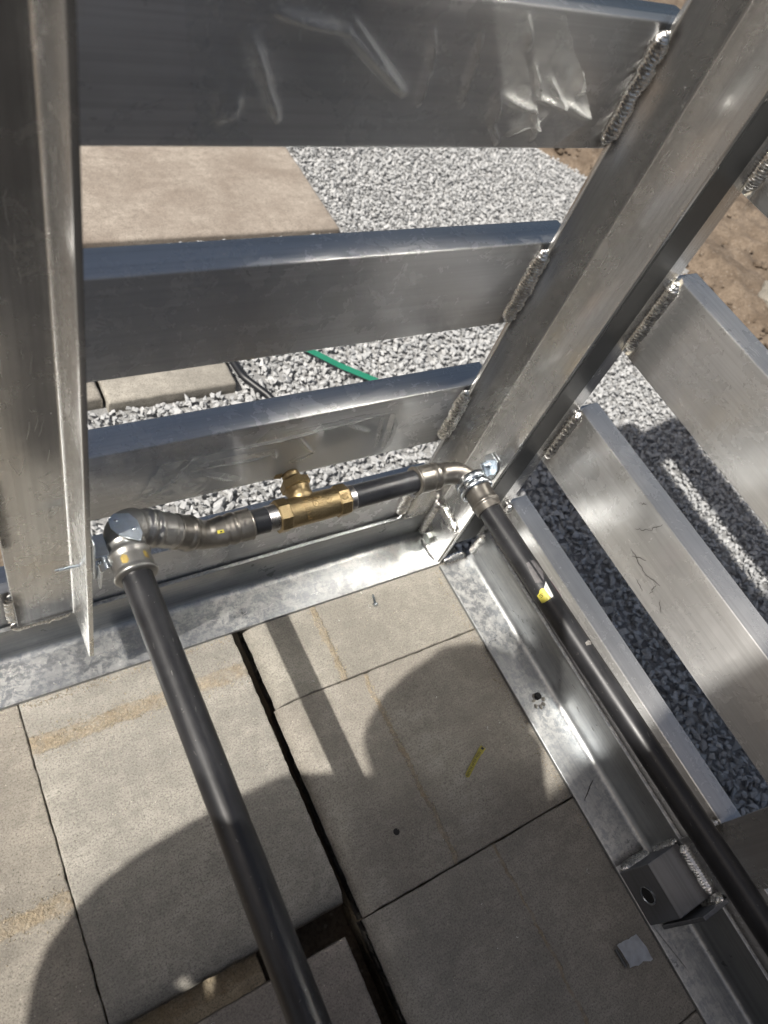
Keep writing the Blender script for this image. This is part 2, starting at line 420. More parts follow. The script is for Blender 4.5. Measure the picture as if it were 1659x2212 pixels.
def stones(name, regions, seed, mat, zbase):
    rng = np.random.default_rng(seed)
    TV = []; TF = []
    for t_ in range(30):
        hb = bmesh.new(); pts_ = rng.normal(size=(11, 3)); pts_ /= np.linalg.norm(pts_, axis=1)[:, None]; pts_ *= rng.uniform(.8, 1.08, (11, 1))
        for q_ in pts_: hb.verts.new(q_)
        bmesh.ops.convex_hull(hb, input=hb.verts[:]); bmesh.ops.delete(hb, geom=[v for v in hb.verts if not v.link_faces], context='VERTS'); bmesh.ops.triangulate(hb, faces=hb.faces[:])
        hb.verts.index_update(); TV.append(np.array([v.co[:] for v in hb.verts])); TF.append(np.array([[v.index for v in f.verts] for f in hb.faces])); hb.free()
    P = []; Sz = []
    for (x0, x1, y0, y1, pitch, keep) in regions:
        nx = int((x1 - x0) / pitch); ny = int((y1 - y0) / pitch)
        gx, gy = np.meshgrid(np.linspace(x0, x1, nx), np.linspace(y0, y1, ny))
        for layer in range(2):
            p = np.stack([gx.ravel(), gy.ravel(), np.full(gx.size, zbase - .009 + .010 * layer)], 1)
            p[:, :2] += rng.uniform(-.5, .5, (len(p), 2)) * pitch * 1.1
            p[:, 2] += rng.uniform(-.003, .003, len(p))
            s = rng.uniform(.34, .60, len(p)) ** 1.0 * pitch * np.where(rng.random(len(p)) < .18, 1.5, 1.1)
            if layer == 1:
                kk = rng.random(len(p)) < .80; p = p[kk]; s = s[kk] * 1.08
            ok = np.array([keep(a, b) for a, b in p[:, :2]])
            P.append(p[ok]); Sz.append(s[ok])
    P = np.concatenate(P); Sz = np.concatenate(Sz); n = len(P)
    q = rng.normal(size=(n, 4)); q[:, 1:3] *= .35; q /= np.linalg.norm(q, axis=1)[:, None]; w, x, y, z = q.T
    Rm = np.stack([1 - 2 * (y * y + z * z), 2 * (x * y - z * w), 2 * (x * z + y * w), 2 * (x * y + z * w), 1 - 2 * (x * x + z * z), 2 * (y * z - x * w), 2 * (x * z - y * w), 2 * (y * z + x * w), 1 - 2 * (x * x + y * y)], 1).reshape(n, 3, 3)
    scl = rng.uniform([.85, .55, .42], [1.35, .95, .80], (n, 3)); kind = rng.integers(0, 30, n); tone = rng.random(n) ** .8
    AV = []; AF = []; AT = []; base = 0
    for t_ in range(30):
        m_ = np.where(kind == t_)[0]; v_ = TV[t_]; f_ = TF[t_]; nvt = len(v_)
        a_ = v_[None] * scl[m_][:, None]; a_ = np.einsum('nij,nkj->nki', Rm[m_], a_) * Sz[m_][:, None, None] + P[m_][:, None]
        AV.append(a_.reshape(-1, 3)); AF.append((f_[None] + base + (np.arange(len(m_)) * nvt)[:, None, None]).reshape(-1)); AT.append(np.repeat(tone[m_], nvt)); base += nvt * len(m_)
    AV = np.concatenate(AV); AF = np.concatenate(AF); AT = np.concatenate(AT); nf = len(AF) // 3
    me = bpy.data.meshes.new(name)
    me.vertices.add(len(AV)); me.vertices.foreach_set('co', AV.reshape(-1))
    me.loops.add(nf * 3); me.loops.foreach_set('vertex_index', AF.astype(np.int32))
    me.polygons.add(nf); me.polygons.foreach_set('loop_start', np.arange(0, nf * 3, 3, dtype=np.int32)); me.polygons.foreach_set('loop_total', np.full(nf, 3, dtype=np.int32))
    me.update(calc_edges=True)
    at = me.attributes.new('tone', 'FLOAT', 'POINT'); at.data.foreach_set('value', AT.astype(np.float32))
    me.shade_flat()
    return link(name, me, mat)
def keep(x, y):
    if y > 1.088 and x < .392: return False
    if x < -.122 and .598 < y < 1.07: return False
    if x < -.122 and y >= 1.07: return False
    lim = 1.475 + .10 * math.sin(y * 2.2) - max(0, y - 1.3) * .42
    return x < lim + .02 + .03 * noise.noise(Vector((x * 9, y * 9, 0)))
g = stones('gravel', [(-.62, .60, .10, .75, .0145, keep), (-.45, 1.55, .75, 2.3, .0112, keep), (.60, 1.5, -.9, .75, .0125, keep), (.10, .60, -1.2, .10, .0155, keep)], 4, GRAV, GZ)
tag(g, 'grey crushed stone lying outside the frame rails', 'gravel', kind='stuff')

# ------------------------------------------------------------------ pavers
rnd = random.Random(11)
def paver_mesh(x0, x1, y0, y1, z1, th, mat, seed, rnose=.0028, step=.007, rough=.0010, chip=.0008, nl=None, nf=None, strip=None):
    rs = [nl or rnose, rnose, nf or rnose, rnose]
    """slab with a gridded rough top, rolled arrises and chipped edges"""
    nx = max(4, int((x1 - x0) / step)); ny = max(4, int((y1 - y0) / step))
    bm = bmesh.new()
    def e(t): return t
    xs = [0, .25, .55, .8, 1.0]
    def axis_pts(a, b, n, ra, rb):
        inner = np.linspace(a + ra * 1.2, b - rb * 1.2, n).tolist()
        return [a, a + ra * .06, a + ra * .2, a + ra * .45, a + ra * .8] + inner + [b - rb * .8, b - rb * .45, b - rb * .2, b - rb * .06, b]
    X = axis_pts(x0, x1, nx, rs[0], rs[1]); Y = axis_pts(y0, y1, ny, rs[2], rs[3])
    def drop(d, r):
        if d >= r: return 0
        t = 1 - d / r
        return r * (1 - math.sqrt(max(0, 1 - t * t)))
    G = []
    for i, x in enumerate(X):
        row = []
        for j, y in enumerate(Y):
            dx = min(x - x0, x1 - x); dy = min(y - y0, y1 - y); d = min(dx, dy)
            z = z1 - max(drop(x - x0, rs[0]), drop(x1 - x, rs[1]), drop(y - y0, rs[2]), drop(y1 - y, rs[3]))
            nn = noise.noise(Vector((x * 90, y * 90, seed))) + .6 * noise.noise(Vector((x * 220, y * 220, seed + 9)))
            z += rough * nn * .7 + .0012 * noise.noise(Vector((x * 9, y * 9, seed)))
            if strip:
                sd_ = abs((y if strip[0] == 1 else x) + .5 * .022 * noise.noise(Vector((x * 26, y * 26, 1))) - strip[1]) / strip[2]
                if sd_ < 1.15: z += (1.15 - sd_) ** .5 * (.0016 * noise.noise(Vector((x * 140, y * 140, 8))) + .0012 * noise.noise(Vector((x * 300, y * 300, 8))) + .0010)
            px, py = x, y
            if d < .007:
                cp = max(0, noise.noise(Vector((x * 40, y * 40, seed + 3))) - .12) * chip * 3
                cp += .0008 * noise.noise(Vector((x * 150, y * 150, seed)))
                if dx < .004: px += cp if x - x0 < x1 - x else -cp
                if dy < .004: py += cp if y - y0 < y1 - y else -cp
                z -= max(0, cp) * .5
            row.append(bm.verts.new((px, py, z)))
        G.append(row)
    for i in range(len(X) - 1):
        for j in range(len(Y) - 1): bm.faces.new((G[i][j], G[i + 1][j], G[i + 1][j + 1], G[i][j + 1]))
    rim = [G[i][0] for i in range(len(X))] + [G[-1][j] for j in range(1, len(Y))] + [G[i][-1] for i in range(len(X) - 2, -1, -1)] + [G[0][j] for j in range(len(Y) - 2, 0, -1)]
    prev = rim
    for zz in (z1 - th * .4, z1 - th):
        low = [bm.verts.new((v.co.x, v.co.y, zz)) for v in rim]
        for i in range(len(rim)):
            k2 = (i + 1) % len(rim); bm.faces.new((prev[k2], prev[i], low[i], low[k2]))
        prev = low
    bm.faces.new(prev)
    bmesh.ops.recalc_face_normals(bm, faces=bm.faces[:])
    return bm
ZF = -.007
def paver(x0, x1, y0, y1, z1, th, label, mat, seed, group='concrete pavers inside the frame', **kw):
    o = obj('paver', paver_mesh(x0, x1, y0, y1, z1, th, mat, seed, **kw), mat, smooth=True)
    tag(o, label, 'paver', group); return o
paver(-.7035, -.3955, -.414, .030, ZF, .043, 'large sunlit paver under the left pipe, between the thin joint and the dark gap', conc(1, (1, -.062, .0125)), 1.0, nf=.032, step=.0045, strip=(1, -.062, .0125))
paver(-1.02, -.7045, -.414, .030, ZF, .043, 'pale paver at the left edge of the floor, left of the long thin joint', conc(2, (1, -.262, .0125), base=(.238, .220, .192), warm=(.290, .268, .232)), 2.0, nf=.032, step=.0045, strip=(1, -.262, .0125))
paver(-.376, .055, -.1325, .045, ZF, .043, 'small looking paver in the sunny corner with the loose screw lying on it', conc(3, (0, -.258, .006), base=(.27, .255, .225), warm=(.315, .298, .262)), 3.0, nl=.026, step=.0045, strip=(0, -.258, .006))
paver(-.380, .055, -.4412, -.1340, ZF, .043, 'paver under the yellow strip, darkened by the head shaped shadow', conc(4, (0, -.225, .004), base=(.27, .25, .22)), 4.0, nl=.026)
paver(-.382, .055, -.7570, -.4428, ZF, .043, 'dark shaded paver beside the metal scrap in the lower right', conc(5, (0, -.16, .003), base=(.27, .255, .23), warm=(.30, .28, .25)), 5.0, nl=.026)
paver(-.382, .055, -1.08, -.7588, ZF, .043, 'shaded paver cut off at the bottom right, below the metal scrap', conc(6, base=(.27, .255, .23), warm=(.30, .28, .25)), 6.0)
paver(-.720, -.413, -.860, -.4500, ZF - .006, .058, 'brown grey paver with a sharp corner below the black hole, under the left pipe', conc(7, (0, -.50, .008), base=(.25, .225, .20), warm=(.29, .262, .235)), 7.0, rnose=.004)
paver(-1.04, -.723, -.860, -.4500, ZF - .006, .058, 'paver at the very bottom left corner, beyond the trench', conc(8, base=(.26, .24, .21)), 8.0, rnose=.004)
# lower course that shows in the trench and the gap
lower = conc(9, (1, -.425, .012), base=(.29, .25, .19), warm=(.38, .33, .25))
paver(-1.04, -.515, -.70, -.12, -.070, .07, 'sandy block lit by the sun down in the trench', lower, 9.0, group='lower course blocks under the floor', step=.02)
paver(-.372, .05, -.9, .04, -.052, .07, 'hidden lower course block under the right hand pavers', lower, 12.0, group='lower course blocks under the floor', step=.03)
bm = box((-1.3, -2.5, GZ - .205), (.075, .075, GZ - .16)); tag(obj('bedding_sand', bm, soil_mat('bedding_painted_shade', (.02, .017, .014), (.04, .034, .028))), kind='structure')  # near-black colour paints in the deep shade at the trench bottom
# outside pavers
paver(-.405, -.130, .604, 1.05, GZ + .018, .055, 'grey paver on the gravel beside the black cable, seen between the middle and lower rails', conc(13, base=(.33, .31, .275), warm=(.40, .375, .33)), 13.0, group='pavers outside the frame', step=.012, rnose=.008)
paver(-.70, -.412, .62, 1.05, GZ + .018, .055, 'grey paver cut off by the left post, left of the paver beside the cable', conc(14, base=(.30, .28, .25), warm=(.36, .335, .29)), 14.0, group='pavers outside the frame', step=.012, rnose=.008)
paver(-.60, .379, 1.106, 1.75, GZ + .006, .055, 'broad brownish slab lying on the gravel, seen under the top rail', conc(15, base=(.30, .255, .215), warm=(.37, .33, .285)), 15.0, group='pavers outside the frame', step=.02, rnose=.008)
paver(-1.20, -.604, 1.10, 1.75, GZ + .006, .055, 'slab behind the left post at the far left', conc(16, base=(.34, .30, .25), warm=(.42, .37, .31)), 16.0, group='pavers outside the frame', step=.03, rnose=.008)

# pits and small marks on pavers
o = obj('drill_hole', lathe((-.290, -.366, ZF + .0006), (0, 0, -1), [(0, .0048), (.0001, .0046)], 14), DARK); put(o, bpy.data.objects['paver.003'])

# ------------------------------------------------------------------ aluminium frame
FR = thing('aluminium_frame', 'welded bare aluminium rail frame standing round the corner of the paved floor', 'metal frame', (0, 0, 0))
T = .006; LEG = .078
# base angles
o = obj('base_angle', extrude(angle_prof((.076, -T), (-1, 0), (0, 1), .076, LEG + T, T, .013), 0, -1.75, -.0005), ALOX, FR); smooth_by_angle(o, 30)
o['label'] = 'base angle along the back, blotchy flange on the pavers'
o = obj('base_angle', extrude(angle_prof((.076, -T), (-1, 0), (0, 1), .076, LEG + T, T, .013), 1, -1.75, -.004), ALOY, FR); smooth_by_angle(o, 30)
o['label'] = 'base angle along the right side'
# posts
ZT = 1.32
def lpost(h, u, v, L1, L2, z0, label=None, z1=ZT):
    o = obj('post', extrude(angle_prof(h, u, v, L1, L2, T, .0035), 2, z0, z1), ALZ, FR); smooth_by_angle(o, 30)
    if label: o['label'] = label
    return o
lpost((.0095, .0760), (-1, 0), (-.046, -.999), .0835, .0762, LEG + .001, 'corner post, inner angle')
lpost((.0762, -.0002), (-1, 0), (0, 1), .0695, .0765, .0715, 'corner post, outer angle')
obj('corner_plate', box((-.0045, .003, .0005), (-.0003, .068, .098), .0008), ALZ, FR)
obj('post_foot', box((0.0002, .0005, 0.0004), (.0058, .069, LEG + .0008), .0006), ALZ, FR)
lpost((-.6035, .076), (-1, 0), (0, -1), .078, .0765, LEG + .001, 'left post with its fin turned to the viewer')
lpost((.076, -.640), (-1, 0), (0, 1), .006001, .080, LEG + .001) if False else None
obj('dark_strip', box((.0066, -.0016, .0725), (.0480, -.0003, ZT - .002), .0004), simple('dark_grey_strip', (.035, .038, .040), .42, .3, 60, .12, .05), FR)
o = obj('post', box((.0695, -.650, LEG + .001), (.0755, -.560, ZT), .001), ALZ, FR); o['label'] = 'flat post on the right side, behind the right pipe'
# rails
RZ = [(.042, .164), (.279, .401), (.5145, .6365), (.750, .871), (.985, 1.107)]
rail_back = []; rail_right = []
for i, (a, b_) in enumerate(RZ):
    o = obj('rail', box((-1.75, .0790 + .0003 * i, a), (-.031, .1180, b_), .0022, 3), ALX, FR); o.data.shade_smooth(); smooth_by_angle(o, 40); rail_back.append(o)
for i, (a, b_) in enumerate(RZ):
    o = obj('rail', box((.0790, -1.75, a), (.1190, .006, b_), .0022, 3), ALY, FR); smooth_by_angle(o, 40); rail_right.append(o)
for o, t in zip(rail_back, ('bottom rail at the back, behind the horizontal pipe', 'second rail from the floor at the back, wrapped in torn film', 'third rail from the floor at the back', 'broad dark top rail at the back with clear film on it', 'rail above the picture')): o['label'] = t
for o, t in zip(rail_right, ('bottom rail on the right side with a bright top', 'second rail from the floor on the right side with scratches', 'third rail from the floor on the right side', 'fourth rail at the upper right', 'rail above the picture')): o['label'] = t

def weld(p0, p1, n, width, hgt=.0035, pitch=.0042, seed=0, skirt=2.4, halo='soot', blob=True, rough=1.0, flat=None):
    """rippled weld bead from p0 to p1, n = outward direction"""
    p0 = Vector(p0); p1 = Vector(p1); d = p1 - p0; L = d.length; d.normalize()
    n = Vector(n); n = (n - d * n.dot(d)).normalized(); t = d.cross(n)
    rg = random.Random(seed); pitch *= rg.uniform(.82, 1.35); width *= rg.uniform(1.0, 1.25); hgt *= rg.uniform(.85, 1.1); ns = max(10, int(L / pitch * 6)); nt_ = 14
    bm = bmesh.new(); G = []
    off = 0
    for i in range(ns + 1):
        s = i / ns * L; row = []
        endf = min(1.0, math.sqrt(max(0, min(s, L - s) / (width * .5))) if min(s, L - s) < width * .5 else 1.0)
        wl_ = width * (.5 + .10 * noise.noise(Vector((s * 160, seed, 0))) + .08 * noise.noise(Vector((s * 45, seed, 4)))) * max(.05, endf)
        off = width * .10 * noise.noise(Vector((s * 60, seed, 7)))
        for j in range(nt_ + 1):
            u = -1 + 2 * j / nt_
            ph = (s + (u * u) * pitch * 1.4 + .0010 * noise.noise(Vector((s * 120, u * 2, seed)))) / pitch
            saw = ph - math.floor(ph)
            rip = (saw ** 1.6) * .22 * hgt * rough
            h = hgt * math.sqrt(max(0, 1 - u * u)) * endf + rip * (1 - u * u) + .10 * hgt * noise.noise(Vector((s * 500, u * 3, seed)))
            if blob and s < width * 1.1: h += hgt * .28 * max(0, 1 - abs(s - width * .5) / (width * .5)) * (1 - u * u)
            row.append(bm.verts.new(p0 + d * s + t * (u * wl_ + off) + n * (h - .0006)))
        G.append(row)
    for i in range(ns):
        for j in range(nt_): bm.faces.new((G[i][j], G[i + 1][j], G[i + 1][j + 1], G[i][j + 1]))
    bmesh.ops.recalc_face_normals(bm, faces=bm.faces[:])
    o = obj('weld_bead', bm, WELD, FR, smooth=True)
    return o
def halo(c0, c1, half, axes, offp, mat=SOOT, name='soot_stain', n=16, parent=None):
    """stain lying 0.4 mm proud of a flat face round a weld line c0-c1. axes: in-plane side vector; offp: face normal"""
    c0 = Vector(c0); c1 = Vector(c1); d = (c1 - c0); L = d.length; d.normalize(); sd = Vector(axes).normalized(); nn = Vector(offp).normalized() * .0005
    bm = bmesh.new(); uvl = bm.loops.layers.uv.new('UVMap'); V = {}
    A = 26; B = 8
    for i in range(A + 1):
        for j in range(B + 1):
            s = -half + (L + 2 * half) * i / A; w = half * j / B
            V[i, j] = (bm.verts.new(c0 + d * s + sd * w + nn), s, w)
    for i in range(A):
        for j in range(B):
            q = [V[i, j], V[i + 1, j], V[i + 1, j + 1], V[i, j + 1]]; f = bm.faces.new([a[0] for a in q])
            for lp, a in zip(f.loops, q):
                ds = max(0, -a[1], a[1] - L); lp[uvl].uv = (math.hypot(ds, a[2]) / half, 0)
    return obj(name, bm, mat, parent or FR)

# welds on the back wall, corner post edge (x -.074) against rail faces
for i, (z0, z1, sd) in enumerate([(.085, .158, 1), (.288, .395, 2), (.520, .630, 3), (.757, .866, 4)]):
    x = -.0765; nrm = (-.55, -.85, 0)
    weld((x, .0755, z1), (x, .0755, z0), nrm, .0185 if i else .0160, .0052, .0040 + .0004 * (i % 2), seed=sd)
    halo((x, .0790, z1), (x, .0790, z0), .017 if i != 3 else .020, (-1, 0, 0), (0, -1, 0))
    halo((x + .003, .070, z1 - .002), (x + .003, .070, z0), .020, (1, 0, 0), (0, -1, 0))
# right wall: post edge at (0.076, 0) against rail faces x=.079
for i, (z0, z1, sd) in enumerate([(.112, .162, 11), (.292, .398, 12), (.522, .634, 13), (.756, .868, 14)]):
    nrm = (-.8, -.6, 0); y = -.0035
    weld((.0775, y, z1), (.0775, y, z0), nrm, .0200 if i > 1 else .0170, .0056, .0042 if i != 1 else .0085, seed=sd, rough=1.0 if i != 1 else 2.2)
    halo((.0790, y, z1), (.0790, y, z0), .024 if i < 2 else (.013 if i == 2 else .010), (0, -1, 0), (-1, 0, 0), mat=SOOT if i < 2 else WHITE, name='soot_stain' if i < 2 else 'oxide_stain')
    halo((.0740, -.0002, z1), (.0740, -.0002, z0), .018 if i < 2 else .009, (-1, 0, 0), (0, -1, 0), mat=SOOT if i < 2 else WHITE, name='soot_stain' if i < 2 else 'oxide_stain')
    if i >= 2: halo((.0790, y - .008, z0 + .01), (.0790, y - .008, z0 - .006), .020, (0, -1, 0), (-1, 0, 0))
# left post, left edge
for (z0, z1, sd) in [(.088, .162, 21), (.288, .398, 22), (.520, .634, 23)]:
    weld((-.6830, .0755, z1), (-.6830, .0755, z0), (.55, -.85, 0), .0165, .0052, .0046, seed=sd)
    halo((-.680, .070, z1), (-.680, .070, z0), .022, (1, 0, 0), (0, -1, 0)); halo((-.683, .0790, z1), (-.683, .0790, z0), .018, (-1, 0, 0), (0, -1, 0))
weld((-.690, .0725, LEG + .001), (-.612, .0725, LEG + .001), (0, -.75, .55), .0135, .0028, .005, seed=24, rough=.4)
halo((-.690, .070, LEG + .004), (-.615, .070, LEG + .004), .014, (0, 0, 1), (0, -1, 0))
# corner bottom welds
weld((-.0045, .0660, .103), (-.0055, .0650, .006), (-.75, -.65, 0), .0165, .0048, .0036, seed=31)
weld((-.0030, .0640, .1000), (-.0030, .0080, .0985), (-.85, 0, .5), .0155, .0044, .0036, seed=32)
weld((-.0055, .0560, .0030), (-.0055, .0100, .0015), (-.75, 0, .65), .0140, .0030, .0034, seed=33)
weld((-.014, .0720, LEG + .001), (-.070, .0720, LEG + .001), (0, -.8, .55), .0100, .0028, .0036, seed=34)
weld((.010, .0005, .0015), (.060, .0005, .0015), (0, -.75, .65), .0150, .0040, .0038, seed=35)
weld((.0690, -.0030, .0060), (.0690, -.0030, .070), (-.8, -.6, 0), .0140, .0040, .0040, seed=36)
halo((-.0005, .066, .103), (-.0005, .008, .102), .016, (0, 0, 1), (-1, 0, 0)); halo((-.0048, .060, .100), (-.0048, .012, .100), .012, (0, 0, -1), (-1, 0, 0))
halo((-.012, .0698, .100), (-.012, .0698, .010), .016, (-1, 0, 0), (0, -1, 0))
halo((.012, -.004, .0004), (.060, -.004, .0004), .014, (0, -1, 0), (0, 0, 1))
# hex bolt on the corner plate
def hexbolt(p, d, r, h, mat, parent, name='hex_bolt', washer=True, up=None):
    bm = lathe(p, d, [(0, r * .96), (h * .12, r), (h * .82, r), (h, r * .86)], 6, up)
    o = obj(name, bm, mat, parent); bevel_dummy = None
    if washer: obj('washer', lathe(p, d, [(0, r * 1.28), (.0012, r * 1.28), (.0014, r * 1.2)], 28, up), mat, o) if False else None
    return o
bolt = hexbolt((-.0045, .044, .026), (-1, 0, 0), .0108, .0090, BOLT, FR)
# round headed fixing on the right flange with pale residue
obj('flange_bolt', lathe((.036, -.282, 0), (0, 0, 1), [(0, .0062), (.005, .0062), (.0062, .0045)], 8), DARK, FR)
bm = bmesh.new()
for k_ in range(16):
    a = k_ * .9; r_ = .009 + .005 * rnd.random(); c = Vector((.034 + r_ * math.cos(a) * .9, -.290 + r_ * math.sin(a), .0006))
    m_ = Matrix.Translation(c) @ Matrix.Rotation(rnd.random() * 6, 4, 'Z') @ Matrix.Diagonal((.0042, .0026, .0012, 1))
    bmesh.ops.create_icosphere(bm, subdivisions=2, radius=1.0, matrix=m_)
obj('sealant_residue', bm, simple('pale_residue', (.30, .285, .25), .8, 0, 200, .3, .4, .001), FR, smooth=True)
# splice block at the lower right
blk = obj('splice_block', box((.0006, -.642, .0005), (.0660, -.564, .0745), .0015), ALD, FR)
ring = lathe((.0006, -.603, .0355), (-1, 0, 0), [(-.002, .0135), (.0015, .0135), (.0018, .0120), (.0006, .0110), (.0002, .0112)], 30)
o = obj('hole_rim', ring, ZINC, blk); smooth_by_angle(o)
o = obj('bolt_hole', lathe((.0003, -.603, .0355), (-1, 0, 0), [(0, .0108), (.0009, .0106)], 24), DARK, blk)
obj('splice_plate', box((.018, -.656, .0005), (.0690, -.650, .098), .001), ALD, FR)
weld((.004, -.5615, .0035), (.064, -.5615, .004), (0, .8, .55), .0200, .0060, .0050, seed=41, rough=1.6); weld((.0680, -.5610, .012), (.0680, -.5610, .072), (-.5, .8, 0), .014, .0045, .005, seed=42, rough=1.6)
weld((.0675, -.568, .0770), (.0675, -.640, .0770), (-.5, 0, .85), .0140, .0045, .0050, seed=43, rough=1.6)
weld((.0640, -.648, .050), (.0640, -.648, .098), (-.6, .6, .3), .0170, .0060, .006, seed=44, rough=1.6)
weld((.0775, -.558, .162), (.0775, -.558, .128), (-.8, .6, 0), .0150, .0060, .005, seed=45, rough=1.6)
halo((.004, -.555, .0004), (.064, -.555, .0004), .020, (0, 1, 0), (0, 0, 1)); halo((.0790, -.555, .165), (.0790, -.555, .120), .020, (0, 1, 0), (-1, 0, 0)); halo((.0695, -.560, .165), (.0695, -.560, .110), .030, (0, -1, 0), (-1, 0, 0))
halo((.064, -.566, .0747), (.064, -.640, .0747), .026, (-1, 0, 0), (0, 0, 1))
halo((.006, -.650, .0004), (.016, -.700, .0004), .02, (0, -1, 0), (0, 0, 1))
# scratches and pen marks on the rails and posts
def scratch(pts, w, nrm, mat, parent=FR, name='scratch'):
    bm = bmesh.new(); nn = Vector(nrm).normalized(); P_ = [Vector(p) + nn * .0004 for p in pts]; L_ = []; Rr_ = []
    for i, p in enumerate(P_):
        d_ = (P_[min(i + 1, len(P_) - 1)] - P_[max(0, i - 1)]).normalized(); s_ = d_.cross(nn) * w * (.35 + .65 * math.sin(math.pi * (i + .5) / len(P_)))
        L_.append(bm.verts.new(p + s_)); Rr_.append(bm.verts.new(p - s_))
    for i in range(len(P_) - 1): bm.faces.new((L_[i], L_[i + 1], Rr_[i + 1], Rr_[i]))
    return obj(name, bm, mat, parent)
SCR = simple('dark_scuff', (.05, .045, .045), .6, .2, 90, .3, .1)
SCRL = simple('bright_scratch', (.82, .82, .80), .35, .9, 90, .1, .1)
def wander(p, q, n_, amp, sd, flat):
    rg = random.Random(sd); p = Vector(p); q = Vector(q); f_ = [Vector(v) for v in flat]; out = []
    for i in range(n_ + 1):
        t_ = i / n_; out.append(p.lerp(q, t_) + f_[0] * rg.uniform(-amp, amp) + f_[1] * rg.uniform(-amp, amp))
    return out
YZ = ((0, 1, 0), (0, 0, 1)); XZ = ((1, 0, 0), (0, 0, 1))
scr_list = [((-.196, .325), (-.238, .318)), ((-.205, .318), (-.225, .335)), ((-.238, .318), (-.262, .330)), ((-.258, .322), (-.262, .305)), ((-.235, .300), (-.252, .294)), ((-.275, .312), (-.292, .300)), ((-.182, .352), (-.196, .372)), ((-.196, .372), (-.204, .395)), ((-.160, .386), (-.168, .394))]
for i, (a, b_) in enumerate(scr_list):
    scratch(wander((.0790, a[0], a[1]), (.0790, b_[0], b_[1]), 7, .0016, 50 + i, YZ), .0006, (-1, 0, 0), SCR)
rg = random.Random(5)
for i in range(26):      # fine bright nicks on the posts
    z_ = rg.uniform(.15, .9); y_ = rg.uniform(.006, .066)
    scratch(wander((-.0002, y_, z_), (-.0002, y_ + rg.uniform(-.002, .002), z_ + rg.uniform(.004, .018)), 3, .0004, 90 + i, YZ), .00022, (-1, 0, 0), SCRL)
for i in range(30):
    z_ = rg.uniform(.2, .95); x_ = rg.uniform(-.675, -.622)
    scratch(wander((x_, .0698, z_), (x_ + rg.uniform(-.008, .008), .0698, z_ + rg.uniform(.004, .03)), 3, .0006, 190 + i, XZ), .0002, (0, -1, 0), SCRL)
for i in range(14):
    x_ = rg.uniform(-.55, -.05); y_ = rg.uniform(.010, .045)
    scratch(wander((x_, y_, .0001), (x_ + rg.uniform(-.02, .02), y_ + rg.uniform(-.008, .008), .0001), 4, .0008, 290 + i, ((1, 0, 0), (0, 1, 0))), .00025, (0, 0, 1), SCRL)
for i in range(16):
    y_ = rg.uniform(-.5, -.05); z_ = rg.uniform(.02, .06)
    scratch(wander((.0698, y_, z_), (.0698, y_ - rg.uniform(.003, .012), z_ + rg.uniform(-.003, .003)), 3, .0006, 390 + i, YZ), .0005, (-1, 0, 0), SCR)
scratch(wander((.012, -.455, .0002), (.048, -.435, .0002), 9, .0008, 77, ((1, 0, 0), (0, 1, 0))), .0009, (0, 0, 1), SCR)

# ------------------------------------------------------------------ piping
PI = thing('gas_pipe_run', 'black steel pipes with press fittings and a brass valve inside the frame', 'pipework', (-.35, .02, .278))
RP = .0167
LX, LZ = -.5665, .335
XY, XZ_ = .0235, .2765
LPa = Vector((LX, -.028, LZ)); LPb = Vector((LX + .003, -1.45, LZ + .004))
pl = obj('pipe', sweep([LPa.lerp(LPb, i / 30) for i in range(31)], RP, 56), PIPE_Y, PI, True); smooth_by_angle(pl); pl['label'] = 'thick black pipe coming towards the viewer at the left'
RX0, RX1 = -.0575, -.0475
RPa = Vector((RX0, -.050, .272)); RPb = Vector((RX1 + .022, -1.5, .270))
pr = obj('pipe', sweep([RPa.lerp(RPb, i / 30) for i in range(31)], RP, 56), PIPE_Y, PI, True); smooth_by_angle(pr); pr['label'] = 'black pipe along the right side with a torn yellow label'
p = obj('pipe', sweep([Vector((-.262 + (.118) * i / 10, XY, XZ_)) for i in range(11)], RP, 56), PIPE_X, PI, True); smooth_by_angle(p); p['label'] = 'short black pipe between the brass valve and the corner elbow'
p = obj('nipple', sweep([Vector((-.412 + (.046) * i / 6, XY, XZ_)) for i in range(7)], RP, 56), PIPE_X, PI, True); smooth_by_angle(p)
def fine(tbl_path, r, tbl, name, mat, label=None, step=.0012, seg=64):
    pts = path_round(tbl_path, r, step); md = sorted(t_[1] for t_ in tbl)[len(tbl) // 2]; tbl = [(a_, md + (b_ - md) * (1.3 if abs(b_ - md) < .0016 else 1.15)) for a_, b_ in tbl]
    o = obj(name, sweep(pts, prof_fun(tbl), seg), mat, PI, True); smooth_by_angle(o, 50)
    if label: o['label'] = label
    return o
